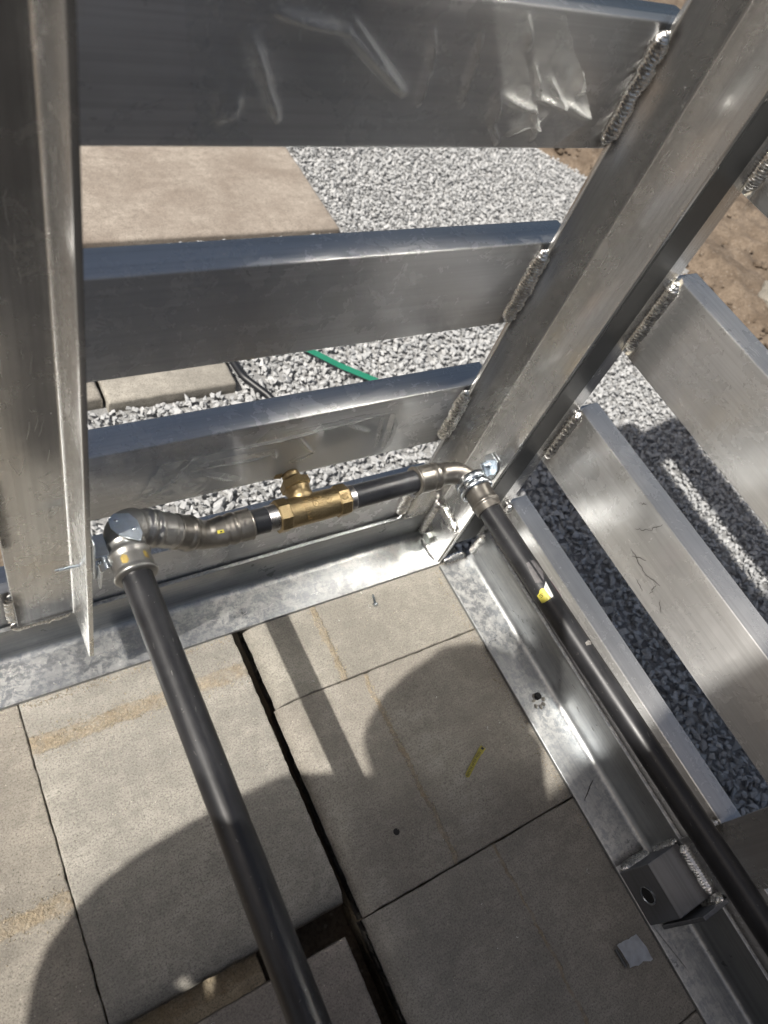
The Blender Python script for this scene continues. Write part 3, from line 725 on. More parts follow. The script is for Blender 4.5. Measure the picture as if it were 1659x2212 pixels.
# left elbow
e0 = Vector((LX, -.038, LZ)); e1 = Vector((LX, .033, LZ)); e2 = Vector((-.462, .0235, XZ_))
fine([e0, e1, e1.lerp(e2, .62)], .030,
     [(0, .0212), (.0008, .0228), (.003, .0236), (.006, .0228), (.008, .0221), (.022, .0219), (.0245, .0223), (.028, .0234), (.031, .0226), (.033, .0214), (.037, .0212), (.041, .0224), (.044, .0222), (.048, .0216), (.060, .0218), (.070, .0222), (.078, .0222), (.083, .0208), (.087, .0206), (.091, .0226), (.0955, .0228), (.0985, .0210), (.101, .0212), (.1035, .0228), (.106, .0226), (.109, .0218), (.123, .0219), (.125, .0212), (.14, .0208)],
     'elbow', FIT2, 'fat ninety degree press elbow at the left')
fine([e1.lerp(e2, .60), e2, Vector((-.404, XY, XZ_))], .050,
     [(0, .0200), (.001, .0205), (.0035, .0218), (.006, .0212), (.017, .0212), (.020, .0224), (.024, .0222), (.027, .0206), (.032, .0203), (.036, .0194), (.046, .0184), (.056, .0184), (.063, .0194), (.070, .0204), (.074, .0194), (.077, .0198), (.081, .0207), (.0855, .0206), (.088, .0196), (.092, .0203), (.105, .0204), (.130, .0204)],
     'coupling', FIT, 'bent press coupling beside the left elbow')
obj('coupling_rim', lathe((-.4045, XY, XZ_), (1, 0, 0), [(0, .0206), (.0016, .0210), (.0028, .0198)], 48), FIT, PI, True)
# corner elbow
fine([(-.150, XY, XZ_), (-.0575, XY, XZ_ - .002), (-.0575, -.054, .272)], .040,
     [(0, .0198), (.001, .0212), (.003, .0212), (.005, .0203), (.026, .0205), (.029, .0198), (.032, .0208), (.038, .0208), (.044, .0180), (.048, .0172), (.095, .0172), (.100, .0190), (.104, .0204), (.108, .0204), (.111, .0194), (.114, .0200), (.134, .0203), (.1385, .0205), (.140, .0214), (.1420, .0214), (.1440, .0200)],
     'elbow', FIT, 'smooth ninety degree elbow by the corner post')
# threads
def threads(x0, x1, n_):
    tb = []
    for i in range(n_ * 4 + 1):
        s = (x1 - x0) * i / (n_ * 4); tb.append((s, RP + .0002 + (.0007 if i % 4 == 2 else (0 if i % 4 == 0 else .0004))))
    o = obj('thread', lathe((x0, XY, XZ_), (1, 0, 0), tb, 48), THREAD, PI, True); smooth_by_angle(o, 20)
threads(-.3800, -.3655, 7); threads(-.2640, -.2520, 6)
# brass valve
val = obj('brass_valve', lathe((-.3560, XY, XZ_), (1, 0, 0), [(0, .0192), (.006, .0198), (.012, .0200), (.06, .0200), (.078, .0196), (.084, .0192)], 56), BRASS, PI, True); smooth_by_angle(val)
val['label'] = 'cast brass valve with octagonal ends and a hex bonnet'
for x0_ in (-.3670, -.2795):
    bm = lathe((x0_, XY, XZ_), (1, 0, 0), [(0, .0208), (.0012, .0224), (.0152, .0224), (.0172, .0212)], 8, up=(0, -.35, 1)); o = obj('hex_end', bm, BRASS, val)
BD = Vector((-.02, 1.0, .10)).normalized(); BO = Vector((-.322, XY, XZ_))
o = obj('bonnet_neck', lathe(BO, BD, [(.008, .0175), (.020, .0168), (.026, .0160), (.030, .0175), (.034, .0180)], 48), BRASS, val, True)
o = obj('bonnet_nut', lathe(BO, BD, [(.032, .0190), (.0335, .0212), (.0430, .0212), (.0445, .0195)], 6, up=(.5, 0, 1)), BRASS, val)
obj('stem', lathe(BO, BD, [(.046, .0125), (.060, .0120), (.061, .0105), (.085, .0105)], 32), BRASS, val, True)
obj('side_port', lathe(BO + BD * .062, (-1, .15, .1), [(.004, .009), (.012, .0092), (.0125, .0112), (.022, .0112), (.0225, .008), (.030, .008)], 8), BRASS, val)

def text_mesh(txt, size):
    cu = bpy.data.curves.new('t', 'FONT'); cu.body = txt; cu.size = size; cu.align_x = 'CENTER'; cu.align_y = 'CENTER'; cu.extrude = 0.0
    to = bpy.data.objects.new('t', cu); COL.objects.link(to)
    dg = bpy.context.evaluated_depsgraph_get(); me = bpy.data.meshes.new_from_object(to.evaluated_get(dg)); bpy.data.objects.remove(to); bpy.data.curves.remove(cu)
    bm = bmesh.new(); bm.from_mesh(me); bpy.data.meshes.remove(me)
    return bm
def bend_text(txt, size, fn, name, mat, parent, thick=0.0, rot=0.0, off=(0, 0)):
    bm = text_mesh(txt, size)
    if thick > 0:
        r_ = bmesh.ops.extrude_face_region(bm, geom=bm.faces[:]); top = [v for v in r_['geom'] if isinstance(v, bmesh.types.BMVert)]
        tops = set(top)
    else: tops = set(bm.verts)
    c, s = math.cos(rot), math.sin(rot)
    for v in bm.verts:
        u, w = v.co.x * c - v.co.y * s + off[0], v.co.x * s + v.co.y * c + off[1]
        v.co = fn(u, w, thick if v in tops else 0.0)
    return obj(name, bm, mat, parent)
def ring_glyph(r0, r1, fn, name, mat, parent, off, thick, n_=24):
    bm = bmesh.new(); A = []
    for k_ in range(n_):
        a = 2 * math.pi * k_ / n_; A.append([bm.verts.new(fn(off[0] + r * math.cos(a), off[1] + r * math.sin(a), h)) for r, h in ((r0, 0), (r0 + (r1 - r0) * .3, thick), (r0 + (r1 - r0) * .7, thick), (r1, 0))])
    for k_ in range(n_):
        q = A[(k_ + 1) % n_]
        for j in range(3): bm.faces.new((A[k_][j], q[j], q[j + 1], A[k_][j + 1]))
    return obj(name, bm, mat, parent, True)
def cylx(x0, a0, r):      # u along +x, w round the pipe (towards +y over the top)
    def f(u, w, h):
        a = a0 + w / r; return Vector((x0 + u, XY - math.cos(a) * (r + h), XZ_ + math.sin(a) * (r + h)))
    return f
fv = cylx(-.316, rad(62), .0200)
bend_text('DANTI', .0088, fv, 'embossed_letters', BRASS, val, .0008, rad(98), (-.0120, -.003))
bend_text('CHINA', .0078, fv, 'embossed_letters', BRASS, val, .0008, rad(0), (-.001, .0125))
ring_glyph(.0036, .0046, fv, 'embossed_emblem', BRASS, val, (.0005, .0040), .0008)
bend_text('S', .0060, fv, 'embossed_letters', BRASS, val, .0008, 0, (.0005, .0040))
bend_text('55', .0070, fv, 'embossed_letters', BRASS, val, .0007, rad(-70), (.0080, .0010))
ring_glyph(.0034, .0043, fv, 'embossed_emblem', BRASS, val, (.0200, .0030), .0007)
bend_text('SS', .0042, fv, 'embossed_letters', BRASS, val, .0007, 0, (.0200, .0030))
fv2 = cylx(-.2715, rad(62), .0220)
ring_glyph(.0040, .0049, fv2, 'embossed_emblem', BRASS, val, (-.0005, .0040), .0007)
bend_text('23', .0058, fv2, 'embossed_letters', BRASS, val, .0007, 0, (-.0005, .0040))

# handling scuffs on the pipes
# labels on the right pipe: local frame of the pipe
pd = (RPb - RPa).normalized(); pn = Vector((0, 0, 1)); ps = Vector((-1, 0, 0))
def pipe_fn(s0, a0, r, A=RPa, D=pd):
    def f(u, w, h):      # u along pipe toward viewer, w around (toward -x side is positive)
        a = a0 + w / r; return A + D * (s0 + u) + (pn * math.cos(a) + ps * math.sin(a)) * (r + h)
    return f
def patch(fn, pts, name, mat, parent, n_=14, h=.0):
    """fill polygon pts (u,w) by slicing along w so that it hugs the curve"""
    us = [p[0] for p in pts]; ws = [p[1] for p in pts]; w0, w1 = min(ws), max(ws); bm = bmesh.new(); prev = None
    for i in range(n_ + 1):
        w = w0 + (w1 - w0) * (i + (.01 if i == 0 else -.01 if i == n_ else 0)) / n_; xs = []
        for j in range(len(pts)):
            a, b = pts[j], pts[(j + 1) % len(pts)]
            if (a[1] - w) * (b[1] - w) < 0: xs.append(a[0] + (b[0] - a[0]) * (w - a[1]) / (b[1] - a[1]))
        if len(xs) < 2: prev = None; continue
        lo, hi = min(xs), max(xs); cur = [bm.verts.new(fn(lo + (hi - lo) * t_, w, h)) for t_ in (0, .5, 1)]
        if prev:
            for q in range(2): bm.faces.new((prev[q], prev[q + 1], cur[q + 1], cur[q]))
        prev = cur
    return obj(name, bm, mat, parent, True)
s_lab = .143
f1 = pipe_fn(s_lab, rad(0), RP)
lab = patch(f1, [(.002, .008), (.000, .0115), (.001, .015), (.004, .018), (.005, .0225), (.017, .0225), (.0185, .018), (.0185, .012), (.018, .008)], 'yellow_label', YEL, pr, h=.0004)
patch(f1, [(-.006, .0005), (-.001, .0058), (.0015, .0085), (.018, .0078), (.0175, .0035), (.006, .0020)], 'white_label_strip', LABW, pr, h=.00055)
bend_text('in', .0085, f1, 'label_letters', INK, pr, 0.0, rad(0), (.004, .0190)) if False else None
def ftext(u, w, h): return f1(-w, u, .0008)
def ft2(u, w, h): return f1(u, w, .0008)
bend_text('in', .0100, lambda u, w, h: f1(.0085 + u * .8, .0165 - w, .0008), 'label_letters', INK, pr)
bend_text('g.ca.gov', .0040, lambda u, w, h: f1(.0065 + u * .8, .0045 - w + u * .12, .0009), 'label_letters', INK, pr, rot=0)
patch(pipe_fn(.102, 0, RP), [(.0, -.004), (.0, .010), (.030, .014), (.036, .004), (.020, -.006)], 'sticker_residue', RESID, pr, h=.0003)
patch(pipe_fn(.095, 0, RP), [(.0, -.0165), (.002, -.0135), (.012, -.0120), (.018, -.0150), (.014, -.019)], 'pink_mark', PINK, pr, h=.0004)
patch(pipe_fn(.135, 0, RP), [(.0, -.019), (.004, -.0145), (.012, -.0130), (.020, -.0110), (.028, -.0135), (.027, -.019)], 'pink_mark', PINK, pr, h=.0004)
patch(pipe_fn(.232, 0, RP), [(.0, -.004), (.002, .003), (.006, .0035), (.007, -.005), (.003, -.009)], 'scuff_mark', simple('pale_scuff', (.20, .19, .18), .6, 0, 300, .6, .2), pr, h=.0004)
rg = random.Random(61)
for (A_, D_, par) in ((RPa, pd, pr), (LPa, (LPb - LPa).normalized(), pl)):
    for i in range(34):
        f_ = pipe_fn(rg.uniform(.03, .75), rg.uniform(-1.0, 1.1), RP, A_, D_); L_ = rg.uniform(.001, .007); w_ = rg.uniform(.0002, .0006); sk = rg.uniform(-.002, .002)
        patch(f_, [(0, 0), (L_, sk), (L_, sk + w_), (L_ * .4, w_ * 1.6 + sk * .4), (0, w_)], 'scuff_mark', SCUFF, par, n_=4, h=.00025)
# yellow dabs on fittings
el = bpy.data.objects['elbow']
fe = pipe_fn(.010, rad(30), .0213, Vector((LX, -.034, LZ)), Vector((0, 1, 0)))
def fe_(a0):
    def f(u, w, h):
        a = a0 + w / .0219; return Vector((LX, -.038 + .015 + u, LZ)) + (Vector((0, 0, 1)) * math.cos(a) + Vector((-1, 0, 0)) * math.sin(a)) * (.0221 + h)
    return f
patch(fe_(rad(24)), [(-.006, -.001), (-.004, .004), (.003, .0045), (.006, .001), (.003, -.003), (-.003, -.0035)], 'paint_dab', YELM, el, h=.0003)
patch(fe_(rad(-38)), [(-.005, -.001), (-.003, .003), (.003, .0035), (.005, .001), (.002, -.003), (-.003, -.0035)], 'paint_dab', YELM, el, h=.0003)
patch(cylx(-.448, rad(60), .0198), [(-.004, -.0015), (-.004, .0025), (.004, .0020), (.0045, -.0020)], 'paint_dab', YEL, bpy.data.objects['coupling'], h=.0006)
patch(cylx(-.4475, rad(60), .0198), [(-.0012, -.0008), (-.0012, .0010), (.0014, .0010), (.0014, -.0008)], 'paint_dab', INK, bpy.data.objects['coupling'], h=.0009)

# ------------------------------------------------------------------ clamps
def band(center, axis, r0, r1, w, a0, a1, up, n_=40):
    """open ring strap"""
    c = Vector(center); ax = Vector(axis).normalized(); N = Vector(up); N = (N - ax * N.dot(ax)).normalized(); B = ax.cross(N); bm = bmesh.new(); R_ = []
    for i in range(n_ + 1):
        a = a0 + (a1 - a0) * i / n_; d = N * math.cos(a) + B * math.sin(a)
        R_.append([bm.verts.new(c + d * r + ax * s) for r, s in ((r0, -w / 2), (r1, -w / 2), (r1 + .0006, 0), (r1, w / 2), (r0, w / 2))])
    for i in range(n_):
        for j in range(5): bm.faces.new((R_[i][j], R_[i][(j + 1) % 5], R_[i + 1][(j + 1) % 5], R_[i + 1][j]))
    bm.faces.new(R_[0]); bm.faces.new(R_[-1]); bmesh.ops.recalc_face_normals(bm, faces=bm.faces[:]); return bm
C1 = thing('pipe_clamp', 'shiny zinc split ring clamp holding the corner elbow to the post', 'pipe clamp', (-.02, .0, .26), 'zinc pipe clamps')
cc = Vector((-.0575, -.006, .272))
obj('ring', band(cc + Vector((0, .0055, 0)), (0, 1, 0), .0216, .0248, .0115, rad(-28), rad(300), (1, 0, 0)), ZINC, C1, True)
obj('ring', band(cc + Vector((0, -.0062, 0)), (0, 1, 0), .0218, .0254, .0110, rad(-30), rad(298), (1, 0, 0)), ZINC, C1, True)
# tab from the ring to the post face (x=0)
bm = bmesh.new(); prof = [(-.040, .283), (-.032, .288), (-.022, .284), (-.014, .274), (-.008, .268), (-.004, .266)]
def strip(pts3, wv, t_, nrm_):
    bm = bmesh.new(); wv = Vector(wv); n_ = len(pts3); rows = []
    for i, p in enumerate(pts3):
        p = Vector(p); d = (Vector(pts3[min(i + 1, n_ - 1)]) - Vector(pts3[max(i - 1, 0)])).normalized(); nn = d.cross(wv.normalized()).normalized() * t_ / 2
        rows.append([bm.verts.new(p + wv * .5 + nn), bm.verts.new(p - wv * .5 + nn), bm.verts.new(p - wv * .5 - nn), bm.verts.new(p + wv * .5 - nn)])
    for i in range(n_ - 1):
        for j in range(4): bm.faces.new((rows[i][j], rows[i][(j + 1) % 4], rows[i + 1][(j + 1) % 4], rows[i + 1][j]))
    bm.faces.new(rows[0]); bm.faces.new(rows[-1]); bmesh.ops.recalc_face_normals(bm, faces=bm.faces[:]); return bevel(bm, t_ * .3, 1)
tabp = [(-.0400, .006, .2860), (-.0330, .009, .2825), (-.0240, .013, .2745), (-.0150, .018, .2660), (-.0075, .022, .2600), (-.0035, .0245, .2585)]
tp = path_round(tabp, .006, .002)
obj('tab', strip(tp, (0, .020, .010), .0026, None), ZINC, C1)
pl_pts = [(-.0002, .006, .248), (-.0002, .012, .243), (-.0002, .032, .249), (-.0002, .041, .268), (-.0002, .034, .283), (-.0002, .016, .284), (-.0002, .006, .272)]
bm = bmesh.new(); a_ = [bm.verts.new((-.0036, p[1], p[2])) for p in pl_pts]; b2 = [bm.verts.new((-.0004, p[1], p[2])) for p in pl_pts]
bm.faces.new(a_); bm.faces.new(b2[::-1]); [bm.faces.new((a_[i], a_[(i + 1) % 7], b2[(i + 1) % 7], b2[i])) for i in range(7)]
bmesh.ops.recalc_face_normals(bm, faces=bm.faces[:]); obj('mounting_plate', bevel(bm, .0008, 1), ZINC, C1)
sc_ = hexbolt((-.0040, .027, .2600), (-1, 0, 0), .0052, .0048, ZINC, C1, 'hex_screw')
obj('washer', lathe((-.0038, .027, .2600), (-1, 0, 0), [(0, .0068), (.0010, .0068), (.0013, .0062)], 28), ZINC, C1)
fcl = lambda u, w, h: cc + Vector((0, -.0062 - u * 0, 0)) 
def clampf(u, w, h):
    a = rad(150) + u / .0256; return cc + Vector((0, -.0062 + w, 0)) + (Vector((1, 0, 0)) * math.cos(a) + Vector((0, 0, 1)) * -math.sin(a) * -1) * (.0261 + h)
bend_text('EIZ', .0070, clampf, 'stamped_letters', DARK, C1, 0.0002, rad(180))

C2 = thing('pipe_clamp', 'zinc strap clamp with a plate over the left elbow, beside the post fin', 'pipe clamp', (-.59, -.01, .33), 'zinc pipe clamps')
# plate lying over the elbow
e_ang = [(-.578, .026), (-.571, .032), (-.556, .028), (-.5505, .017), (-.550, .000), (-.5545, -.009), (-.573, .003), (-.579, .015)]
def drape(x, y):
    t_ = max(0, min(1, (y + .010) / .045)); dx = abs(x - LX); r_ = .0236
    z = LZ + math.sqrt(max(1e-6, r_ * r_ - min(dx, .021) ** 2)); z = z * .22 + (LZ + r_ - .0008) * .78
    if y > .016: z -= (y - .016) ** 2 * 9
    return z
bm = bmesh.new(); cx_, cy_ = -.5645, .012; rings_ = []
for k_ in range(0, 7):
    f_ = k_ / 6; rings_.append([bm.verts.new((cx_ + (x - cx_) * f_, cy_ + (y - cy_) * f_, drape(cx_ + (x - cx_) * f_, cy_ + (y - cy_) * f_) + .0006)) for (x, y) in e_ang] if k_ else None)
c0_ = bm.verts.new((cx_, cy_, drape(cx_, cy_) + .0006))
for i_ in range(8): bm.faces.new((c0_, rings_[1][i_], rings_[1][(i_ + 1) % 8]))
for k_ in range(1, 6):
    for i_ in range(8): bm.faces.new((rings_[k_][i_], rings_[k_ + 1][i_], rings_[k_ + 1][(i_ + 1) % 8], rings_[k_][(i_ + 1) % 8]))
bmesh.ops.recalc_face_normals(bm, faces=bm.faces[:]); bmesh.ops.solidify(bm, geom=bm.faces[:], thickness=-.0022)
o = obj('mounting_plate', bm, simple('worn_zinc_plate', (.50, .56, .62), .40, .85, 90, .25, .25), C2, True); smooth_by_angle(o, 40)
for (x, y) in ((-.5715, .022), (-.5565, .007)):
    bm = bmesh.new(); bmesh.ops.create_icosphere(bm, subdivisions=3, radius=1, matrix=Matrix.Translation((x, y, drape(x, y) + .0022)) @ Matrix.Diagonal((.0024, .0024, .0014, 1))); obj('rivet', bm, ZINC, o, True)
# strap hook between the fin and the elbow collar
hk = path_round([(-.5850, -.012, .338), (-.5915, -.014, .341), (-.5985, -.014, .333), (-.5990, -.010, .292)], .006, .0015)
obj('tab', strip(hk, (0, .014, 0), .0022, None), ZINC, C2)
obj('mounting_plate', box((-.6030, -.008, .338), (-.5860, .020, .3445), .0008), ZINC, C2)
obj('mounting_plate', box((-.6032, -.008, .300), (-.6012, .030, .372), .0008), ZINC, C2)
def screw(p, d, L, name, mat, parent=None, head=True):
    tb = [(0, .0001), (.0012, .0011), (.0045, .0016)]
    n_ = int((L - .006) / .0013); s = .0050
    for i in range(n_):
        tb += [(s, .0015), (s + .00055, .0024), (s + .0011, .0015)]; s += .0013
    tb += [(s + .0003, .0019)]
    return lathe(p, d, tb, 18), s
bm, s_ = screw((-.6370, .0270, .2790), (1, -.06, .02), .0330, 'screw', ZINC)
o = obj('screw', bm, ZINC, C2, True)
smooth_by_angle(o, 30)

# ------------------------------------------------------------------ small loose things
SC = thing('loose_screw', 'small self drilling hex screw lying on the corner paver', 'screw', (-.150, -.02, ZF))
tip = Vector((-.1455, -.0120, ZF + .0022)); dd = Vector((-.0062, -.0225, .0012)).normalized()
bm, s_ = screw(tip, dd, .0210, 'x', ZINC); o = obj('shank', bm, ZINC, SC, True); smooth_by_angle(o, 30)
hp = tip + dd * s_
obj('head', lathe(hp, dd, [(0, .0050), (.0011, .0053), (.0013, .0040), (.0014, .0038), (.0046, .0036), (.0050, .0030)], 18), ZINC, SC)
TG = thing('yellow_strip', 'narrow yellow tag lettered REMOVE AFTER PRESS, lying in the head shaped shadow', 'tag', (-.124, -.330, ZF))
ta = Vector((-.1500, -.3440, ZF + .0016)); tb_ = Vector((-.0995, -.3155, ZF + .0016)); td = (tb_ - ta).normalized(); tn = Vector((-td.y, td.x, 0)); TL = (tb_ - ta).length
bm = bmesh.new(); rows = []
for i in range(25):
    s = i / 24; bow = math.sin(s * math.pi) * .0008; wd_ = .0041 * (math.sqrt(max(.02, min(1, s / .05))) if s < .05 else 1) * (.92 if s < .82 else 1.12)
    c = ta + td * TL * s + tn * bow + Vector((0, 0, .0005 * abs(math.sin(s * 5)) + (.0016 * (s - .8) / .2 if s > .8 else 0)))
    rows.append([bm.verts.new(c + tn * wd_ * k_) for k_ in (-1, 0, 1)])
for i in range(24):
    for j in range(2): bm.faces.new((rows[i][j], rows[i][j + 1], rows[i + 1][j + 1], rows[i + 1][j]))
bmesh.ops.solidify(bm, geom=bm.faces[:], thickness=.0004)
obj('strip', bm, YEL, TG, True)
def tagf(u, w, h):
    s = .5 + u / TL; return ta + td * (TL * .5 + u) + tn * (w + math.sin(s * math.pi) * .0008) + Vector((0, 0, .0005 * abs(math.sin(s * 5)) + .0009 + (.0016 * (s - .8) / .2 if s > .8 else 0)))
bend_text('REMOVE AFTER PRESS', .0056, lambda u, w, h: tagf(u * .86 - .0045, w, h), 'letters', INK, TG)
obj('black_mark', (lambda: (lambda b_: b_)(extrude([(0, 0), (1, 0), (1, 1), (0, 1)], 2, 0, 1)))(), INK, TG)
q_ = bpy.data.objects['black_mark']
for v, cc_ in zip(q_.data.vertices, [None] * 8):
    u, w, z = v.co; c_ = tagf(TL * .5 - .0050 + u * .0036, -.0022 + w * .0044, 0); v.co = c_ + Vector((0, 0, .0001 * z))
# bent scrap of plate
ST = bmesh.new(); rows = []
sx = [Vector((-.067, -.636, ZF)), Vector((-.0255, -.640, ZF)), Vector((-.022, -.677, ZF)), Vector((-.0665, -.667, ZF))]
for i in range(9):
    r_ = []
    for j in range(9):
        u = i / 8; w = j / 8; a = sx[0].lerp(sx[1], u); b_ = sx[3].lerp(sx[2], u); p_ = a.lerp(b_, w)
        p_ = p_ + Vector((.002 * noise.noise(Vector((u * 3, w * 3, 1))), .0025 * noise.noise(Vector((u * 4, w * 2, 5))), .004 + .006 * (1 - u) ** 2 + .003 * math.sin(w * 3))) ; r_.append(ST.verts.new(p_))
    rows.append(r_)
for i in range(8):
    for j in range(8): ST.faces.new((rows[i][j], rows[i + 1][j], rows[i + 1][j + 1], rows[i][j + 1]))
bmesh.ops.solidify(ST, geom=ST.faces[:], thickness=.0022)
sp = obj('metal_scrap', ST, simple('dull_zinc', (.70, .74, .80), .5, .25, 80, .25, .2), smooth=True); smooth_by_angle(sp, 45)
tag(sp, 'small bent offcut of dull grey metal lying on the shaded paver', 'scrap')
obj('rolled_edge', sweep([Vector((-.0690, -.640, ZF + .0045)), Vector((-.0685, -.652, ZF + .0050)), Vector((-.0680, -.664, ZF + .0045))], .0024, 14), simple('dull_grey_edge', (.10, .105, .11), .5, .5), sp)
# metal shavings
bm = bmesh.new(); rg = random.Random(3)
spots = [(-.60, .012, .0008), (-.585, .03, .0008), (-.640, .040, .0008), (-.655, .012, .0008), (-.57, .035, .0008), (-.30, .030, .001), (-.11, .03, .001), (-.74, .02, .001), (-.66, -.006, ZF + .001), (-.545, -.14, ZF + .001), (-.36, -.17, -.035), (-.48, -.50, ZF), (-.73, -.25, ZF + .001)]
for (x, y, z) in spots + [(rg.uniform(-.7, .05), rg.uniform(-.6, .05), ZF + .001) for _ in range(22)]:
    a = rg.random() * 6.28; L_ = rg.uniform(.003, .008); n_ = 6; pr_ = None
    for i in range(n_ + 1):
        t_ = i / n_; th = a + t_ * 1.8; c = Vector((x + math.cos(th) * L_ * t_, y + math.sin(th) * L_ * t_, z + .0014 * math.sin(t_ * 6)))
        w_ = Vector((-math.sin(th), math.cos(th), .8)) * .0005; cu = (bm.verts.new(c + w_), bm.verts.new(c - w_))
        if pr_: bm.faces.new((pr_[0], pr_[1], cu[1], cu[0]))
        pr_ = cu
tag(obj('metal_shavings', bm, SCRL), 'tiny curled drill shavings scattered on the flange and pavers', 'shavings', kind='stuff')
# sparkle grit on the pavers
def grit():
    rng = np.random.default_rng(8); n = 2600; P_ = np.stack([rng.uniform(-.98, .0, n), rng.uniform(-.9, -.002, n), np.full(n, ZF + .0004)], 1)
    
    m_ = 5200; sg = []
    for (ax_, pos, wd, lo, hi, num) in ((1, -.062, .0125, -.70, -.40, 2300), (1, -.262, .0125, -1.0, -.71, 1800), (0, -.258, .006, -.13, .0, 500), (0, -.225, .005, -.43, -.14, 450), (1, -.006, .004, -.70, -.40, 350), (0, -.01, .006, -.5, .0, 400)):
        q = np.zeros((num, 3)); q[:, ax_] = pos + rng.normal(0, wd * .75, num); q[:, 1 - ax_] = rng.uniform(lo, hi, num); q[:, 2] = ZF + .0008; sg.append(q)
    P_ = np.concatenate([P_] + sg)
    ok = ~(((P_[:, 0] < -.38) & (P_[:, 1] < -.375)) | ((P_[:, 0] > -.40) & (P_[:, 0] < -.36))); P_ = P_[ok]; n = len(P_)
    s = rng.uniform(.0003, .0010, n) * np.where(np.arange(n) > n * .35, rng.uniform(.7, 1.9, n), 1.0); T4 = np.array([[1, 0, -.5], [-.5, .87, -.5], [-.5, -.87, -.5], [0, 0, 1.0]]); a = rng.uniform(0, 6.28, n)
    V = T4[None] * s[:, None, None] * rng.uniform(.6, 1.4, (n, 4, 1)); c_, s_2 = np.cos(a), np.sin(a)
    V = np.stack([V[..., 0] * c_[:, None] - V[..., 1] * s_2[:, None], V[..., 0] * s_2[:, None] + V[..., 1] * c_[:, None], V[..., 2]], -1) + P_[:, None]
    F = np.array([[0, 1, 3], [1, 2, 3], [2, 0, 3]]); FF = (F[None] + (np.arange(n) * 4)[:, None, None]).reshape(-1, 3)
    me = bpy.data.meshes.new('grit'); me.from_pydata(V.reshape(-1, 3).tolist(), [], FF.tolist()); return me
o = link('grit', grit(), simple('pale_grit', (.36, .315, .235), .7, 0, 700, .6, .1)); tag(o, 'sand grains and chips scattered on the floor pavers', 'grit', kind='stuff')

# green strap, black cable, rubble
st_pts = [Vector((.035, .715, GZ + .016)), Vector((.075, .665, GZ + .019)), Vector((.13, .605, GZ + .017)), Vector((.19, .548, GZ + .018)), Vector((.26, .48, GZ + .015)), Vector((.34, .42, GZ + .010))]
bm = strip(path_round(st_pts, .05, .01), (.0105, .0105, .003), .0015, None)
tag(obj('green_strap', bm, GREEN), 'green plastic strapping band lying on the gravel behind the third rail', 'strap')
cb = path_round([(-.150, 1.06, GZ + .01), (-.118, .90, GZ + .014), (-.122, .74, GZ + .015), (-.110, .62, GZ + .016), (-.075, .56, GZ + .012), (-.05, .50, GZ + .002)], .05, .012)
tag(obj('black_cable', sweep(cb, .0085, 16), BLKPL, smooth=True), 'black cable lying along the edge of the outside paver', 'cable')
rg = random.Random(21)
def rock(x, y, z, s, label, mat, sc=(1, .8, .55)):
    bm = bmesh.new(); bmesh.ops.create_icosphere(bm, subdivisions=3, radius=1)
    sd = rg.random() * 50
    for v in bm.verts:
        d = v.co.normalized(); v.co = d * s * (1 + .35 * noise.noise(d * 1.6 + Vector((sd, 0, 0))) + .12 * noise.noise(d * 5 + Vector((sd, 0, 0))))
        v.co = Vector((v.co.x * sc[0] + x, v.co.y * sc[1] + y, v.co.z * sc[2] + z))
    o = obj('rock', bm, mat); tag(o, label, 'rock', 'lumps of rubble on the soil'); return o
ROCK = concrete('rubble_concrete', (.22, .20, .17), (.32, .30, .26))
rock(1.83, .58, GZ + .04, .075, 'pale lump of rubble at the right edge beyond the upper rail', ROCK)
rock(1.72, .44, GZ + .02, .055, 'second lump of rubble below it at the right edge', ROCK)
rock(1.95, .42, GZ + .03, .07, 'dark lump of rubble nearest the right border', ROCK)
bm = bmesh.new()
for _ in range(900):
    x = rg.uniform(1.42, 2.5); y = rg.uniform(.3, 2.4); s = rg.uniform(.006, .022)
    bmesh.ops.create_icosphere(bm, subdivisions=1, radius=1, matrix=Matrix.Translation((x, y, GZ + .015 + rg.uniform(-.01, .02))) @ Matrix.Rotation(rg.random() * 6, 4, 'Z') @ Matrix.Rotation(rg.random() * 6, 4, 'X') @ Matrix.Diagonal((s, s * rg.uniform(.5, .9), s * rg.uniform(.4, .8), 1)))
tag(obj('soil_clods', bm, SOIL), 'clods of dry brown soil beyond the gravel', 'soil clods', kind='stuff')

# ------------------------------------------------------------------ torn protective film
def film_mat():
    m, nt, b = newmat('clear_film'); k = NT(nt); co = k.coord()
    b.inputs['Base Color'].default_value = (.75, .76, .74, 1); b.inputs['Roughness'].default_value = .11; b.inputs['Specular IOR Level'].default_value = .8
    lw = nt.nodes.new('ShaderNodeLayerWeight'); lw.inputs['Blend'].default_value = .35
    k.to(k.math('ADD', k.math('MULTIPLY', lw.outputs['Facing'], 1.0), .03, clamp=True), b.inputs['Alpha']); return m
FILM = film_mat()
def crease(x, z, creases):
    h = 0
    for (ax, az, bx, bz, amp, w) in creases:
        dx, dz = bx - ax, bz - az; L2 = dx * dx + dz * dz; t_ = max(0, min(1, ((x - ax) * dx + (z - az) * dz) / L2)); d = math.hypot(x - ax - t_ * dx, z - az - t_ * dz)
        if d < 4 * w: h += 2.3 * amp * math.exp(-(d / w) ** 1.3) * math.sin(math.pi * (.12 + .76 * t_))
    return h
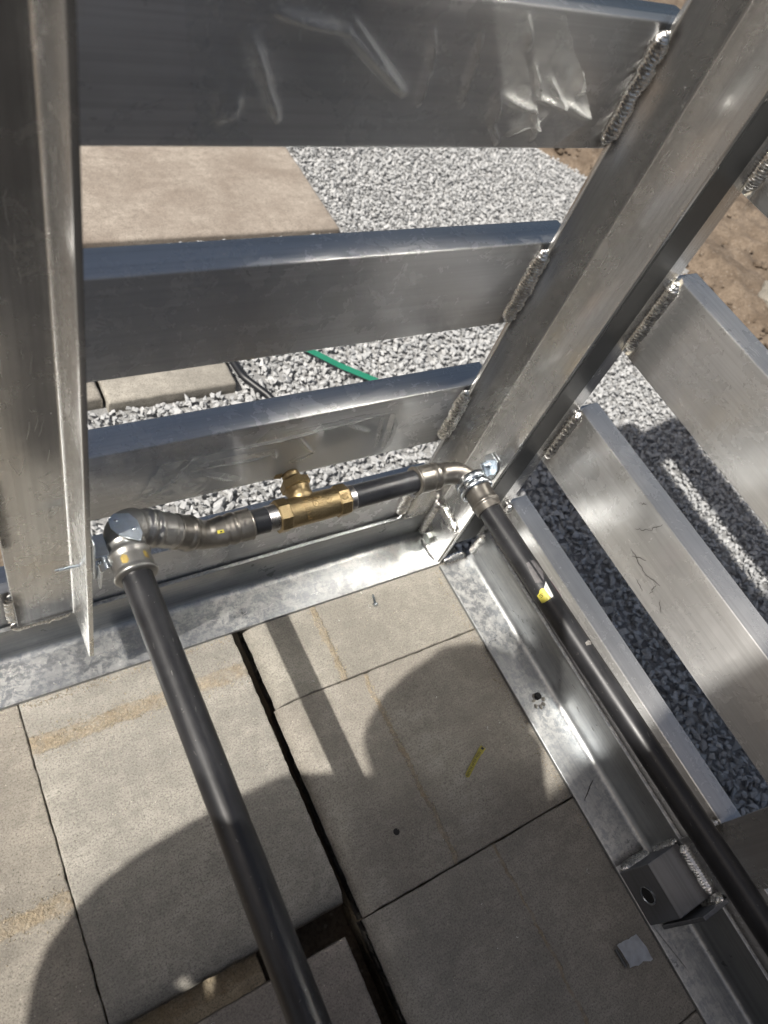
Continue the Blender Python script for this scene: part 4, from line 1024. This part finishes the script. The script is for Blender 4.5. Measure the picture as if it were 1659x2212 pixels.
def film(name, poly, creases, y, label, crumple, n_=300, warp=.3):
    xs = [p[0] for p in poly]; zs = [p[1] for p in poly]; x0, x1, z0, z1 = min(xs), max(xs), min(zs), max(zs)
    def inside(x, z):
        c = False
        for i in range(len(poly)):
            a, b = poly[i], poly[i - 1]
            if (a[1] > z) != (b[1] > z) and x < (b[0] - a[0]) * (z - a[1]) / (b[1] - a[1]) + a[0]: c = not c
        return c
    st = max(x1 - x0, z1 - z0) / n_; bm = bmesh.new(); V = {}
    for i in range(int((x1 - x0) / st) + 1):
        for j in range(int((z1 - z0) / st) + 1):
            x = x0 + i * st; z = z0 + j * st
            if inside(x + .002 * noise.noise(Vector((x * 60, z * 60, 2))), z): 
                cr = 0
                for (cx, cz, rr_, am) in crumple:
                    d = math.hypot(x - cx, z - cz)
                    if d < rr_:
                        cr += am * (1 - d / rr_) * (.5 + abs(noise.noise(Vector((x * 46 + z * 20, z * 50, 3)))) * 2.2)
                V[i, j] = bm.verts.new((x, y - .0006 - crease(x, z, creases) - cr, z))
    for (i, j) in list(V):
        q = [(i, j), (i + 1, j), (i + 1, j + 1), (i, j + 1)]
        if all(k_ in V for k_ in q): bm.faces.new([V[k_] for k_ in q])
    o = obj(name, bm, FILM, smooth=True); tag(o, label, 'plastic film', 'torn protective film on the rails'); return o
film('plastic_film', [(-.53, .30), (-.515, .345), (-.500, .372), (-.45, .365), (-.36, .378), (-.24, .384), (-.19, .378), (-.17, .345), (-.168, .30), (-.175, .282), (-.30, .284), (-.40, .283), (-.45, .290), (-.50, .284)],
     [(-.50, .368, -.19, .378, .0035, .0015), (-.45, .345, -.36, .343, .004, .0022), (-.36, .343, -.355, .333, .004, .002), (-.45, .330, -.40, .300, .004, .0018), (-.33, .365, -.30, .325, .003, .0015), (-.30, .325, -.33, .312, .0025, .0012), (-.26, .372, -.22, .345, .0035, .0016), (-.19, .378, -.18, .300, .004, .0022), (-.205, .366, -.195, .305, .003, .0014), (-.40, .372, -.30, .376, .002, .001), (-.52, .31, -.47, .365, .004, .002)],
     .0790, 'crumpled clear film peeling off the lower back rail above the valve', [(-.485, .325, .05, .006)])
film('plastic_film', [(-.50, .752), (-.52, .86), (-.38, .868), (-.20, .868), (-.125, .80), (-.11, .778), (-.14, .752)],
     [(-.455, .849, -.40, .842, .006, .003), (-.40, .842, -.335, .800, .007, .0035), (-.395, .848, -.345, .806, .004, .002), (-.325, .846, -.315, .815, .004, .002), (-.318, .815, -.316, .790, .004, .002), (-.278, .845, -.272, .790, .004, .002), (-.24, .862, -.225, .84, .004, .0025), (-.236, .80, -.232, .775, .005, .003), (-.232, .775, -.215, .757, .004, .002), (-.23, .80, -.19, .790, .005, .0025), (-.19, .790, -.175, .762, .005, .0022), (-.21, .825, -.19, .800, .004, .002), (-.19, .800, -.150, .795, .005, .002), (-.155, .825, -.145, .805, .006, .003), (-.15, .795, -.115, .785, .007, .003), (-.185, .815, -.155, .792, .004, .002), (-.470, .83, -.455, .80, .006, .004), (-.455, .80, -.44, .775, .005, .003), (-.475, .79, -.485, .775, .006, .004), (-.205, .765, -.170, .785, .003, .0015)],
     .0799, 'clear film with raised wrinkles clinging to the broad top rail', [(-.20, .80, .045, .0022), (-.47, .80, .04, .003)], n_=330)

# ------------------------------------------------------------------ the photographer, just outside the picture (casts the head shaped shadow)
CLO = simple('navy_cotton', (.016, .022, .045), .9, 0, 300, .3, .3, .001)
DEN = simple('dark_denim', (.03, .04, .065), .9, 0, 400, .3, .3, .001)
SKIN = simple('skin', (.50, .30, .21), .55, 0, 90, .1, .1)
HAIR = simple('brown_hair', (.05, .035, .025), .7, 0, 200, .3, .4, .002)
def skin_body(name, verts, edges, radii, mat, parent, sub=2):
    me = bpy.data.meshes.new(name); me.from_pydata(verts, edges, []); o = link(name, me, None, parent)
    m_ = o.modifiers.new('s', 'SKIN'); sv = me.skin_vertices[0].data
    for i, r in enumerate(radii): sv[i].radius = (r, r) if isinstance(r, float) else r
    sv[0].use_root = True
    m2 = o.modifiers.new('ss', 'SUBSURF'); m2.levels = sub; m2.render_levels = sub
    me.materials.append(mat)
    dg = bpy.context.evaluated_depsgraph_get(); nm = bpy.data.meshes.new_from_object(o.evaluated_get(dg)); o.modifiers.clear(); o.data = nm
    nm.shade_smooth(); return o
PE = thing('person', 'person in a navy top leaning in, holding the phone, casting the head shaped shadow', 'person', (-1.25, -.80, GZ))
bv = [(-1.290, -.860, .800), (-1.265, -.760, .930), (-1.200, -.640, 1.040), (-1.170, -.545, 1.110), (-1.125, -.475, 1.165),
      # left arm
      (-1.240, -.440, 1.080), (-1.305, -.438, .985), (-1.345, -.442, .885), (-1.318, -.520, .830), (-1.290, -.640, .800),
      # right arm
      (-1.060, -.600, 1.095), (-.980, -.625, 1.040), (-.905, -.620, 1.000), (-.845, -.530, 1.030), (-.795, -.435, 1.055),
      # legs
      (-1.215, -.935, .760), (-1.190, -.905, .600), (-1.160, -.880, .400), (-1.190, -.910, .200), (-1.215, -.930, -.060),
      (-1.370, -.800, .760), (-1.365, -.770, .600), (-1.335, -.735, .400), (-1.375, -.770, .200), (-1.400, -.790, -.060)]
be = [(0, 1), (1, 2), (2, 3), (3, 4), (3, 5), (5, 6), (6, 7), (7, 8), (8, 9), (3, 10), (10, 11), (11, 12), (12, 13), (13, 14), (0, 15), (15, 16), (16, 17), (17, 18), (18, 19), (0, 20), (20, 21), (21, 22), (22, 23), (23, 24)]
br = [.150, .172, .190, .130, .072, .095, .090, .080, .076, .052, .118, .090, .066, .054, .044, .100, .092, .070, .062, .048, .100, .092, .070, .062, .048]
skin_body('clothed_body', bv, be, br, CLO, PE)
def head():
    c = Vector((-1.068, -.418, 1.290)); bm = bmesh.new(); bmesh.ops.create_icosphere(bm, subdivisions=4, radius=1)
    f = Vector((.72, .55, -.42)).normalized(); r_ = f.cross(Vector((0, 0, 1))).normalized(); u = r_.cross(f)
    for v in bm.verts:
        p = v.co.copy(); x, y, z = p          # x right, y front, z up
        w = 1 - .22 * max(0, -z) ** 1.3
        q = Vector((x * .078 * w, y * .098 * (1 - .10 * max(0, -z)), z * .118))
        if y > .3:
            q.y += .020 * math.exp(-((x / .16) ** 2 + ((z + .12) / .22) ** 2))                      # nose
            q.y -= .010 * math.exp(-(((abs(x) - .38) / .18) ** 2 + ((z - .08) / .12) ** 2))          # eye sockets
            q.y += .006 * math.exp(-((x / .3) ** 2 + ((z + .50) / .08) ** 2))                        # lips
            q.y -= .004 * math.exp(-((x / .3) ** 2 + ((z + .58) / .03) ** 2))
        q += Vector((.012 * (1 if x > 0 else -1), -.002, 0)) * math.exp(-(((abs(x) - .98) / .10) ** 2 + ((z - .0) / .22) ** 2 + ((y + .1) / .12) ** 2))
        v.co = c + r_ * q.x + f * q.y + u * q.z
    o = obj('head', bm, SKIN, PE, True)
    bm = bmesh.new(); bmesh.ops.create_icosphere(bm, subdivisions=4, radius=1)
    for v in bm.verts:
        x, y, z = v.co; k_ = 1.13 + .05 * noise.noise(v.co * 4)
        if y > .25 and z < .45: k_ = .80
        if z < -.55: k_ = .8
        v.co = c + r_ * x * .098 * k_ + f * (y * .120 * k_ - .014) + u * (z * .136 * k_ + .006)
    obj('hair', bm, HAIR, PE, True)
    for s in (-1, 1):
        bm = bmesh.new(); bmesh.ops.create_icosphere(bm, subdivisions=2, radius=.0105, matrix=Matrix.Translation(c + r_ * s * .031 + f * .080 + u * .010)); obj('eye', bm, LABW, o, True)
head()
fw = fwd; dn = down; rt = right
PH = CAM - fw * .0060
def phone():
    bm = bmesh.new(); bmesh.ops.create_cube(bm, size=1.0)
    M4 = Matrix.Identity(4)
    c = PH - dn * .058 + rt * -.022 - fw * .0040
    for i in range(3): M4[i][0] = rt[i]; M4[i][1] = dn[i]; M4[i][2] = fw[i]; M4[i][3] = c[i]
    for v in bm.verts: v.co = M4 @ Vector((v.co.x * .072, v.co.y * .148, v.co.z * .008))
    bevel(bm, .003, 3); o = obj('phone', bm, BLKPL); tag(o, 'black phone held at arm\'s length, which takes the picture', 'phone')
phone()
wr = Vector((-.795, -.435, 1.055)); pc = PH - dn * .050 - rt * .050 - fw * .018
hv = [tuple(wr), tuple(wr.lerp(pc, .5)), tuple(pc)]; he = [(0, 1), (1, 2)]; hr = [.026, .030, .028]
skin_body('hand', hv, he, hr, SKIN, PE)
for k_ in range(4):
    a = pc + rt * -.018 + dn * (-.028 + .018 * k_); b_ = a - rt * .028 + fw * .004; c2 = b_ + fw * .010 + rt * .004
    b_ = Vector(b_); c2 = b_ + rt * .006 - fw * -.004
    skin_body('finger', [tuple(a), tuple(a.lerp(b_, .6)), tuple(b_), tuple(c2)], [(0, 1), (1, 2), (2, 3)], [.0095, .0088, .0082, .0070], SKIN, PE, 1)
a = pc + rt * .012 - dn * .005; skin_body('thumb', [tuple(a), tuple(a + rt * .022 - dn * .015), tuple(a + rt * .024 - dn * .036 - fw * .004)], [(0, 1), (1, 2)], [.0125, .0110, .0090], SKIN, PE, 1)

# a tall unseen panel, added behind the photographer to shade the lower right
SCN = thing('added_shade_panel', 'tall grey panel added outside the picture to shade its lower right corner', 'added_shade_panel', (-1.96, -2.8, GZ))
CLAD = simple('shade_panel_grey', (.10, .105, .11), .8, 0, 12, .15, .1)
for k_ in range(4):
    obj('sheet', box((-1.972, -.740 - 1.22 * (k_ + 1) + .002, GZ - .02), (-1.950, -.740 - 1.22 * k_, 3.95), .002), CLAD, SCN)
for k_ in range(5):
    obj('stud', box((-2.062, -.86 - 1.2 * k_, GZ - .02), (-1.973, -.815 - 1.2 * k_, 3.90), .003), SOIL, SCN)
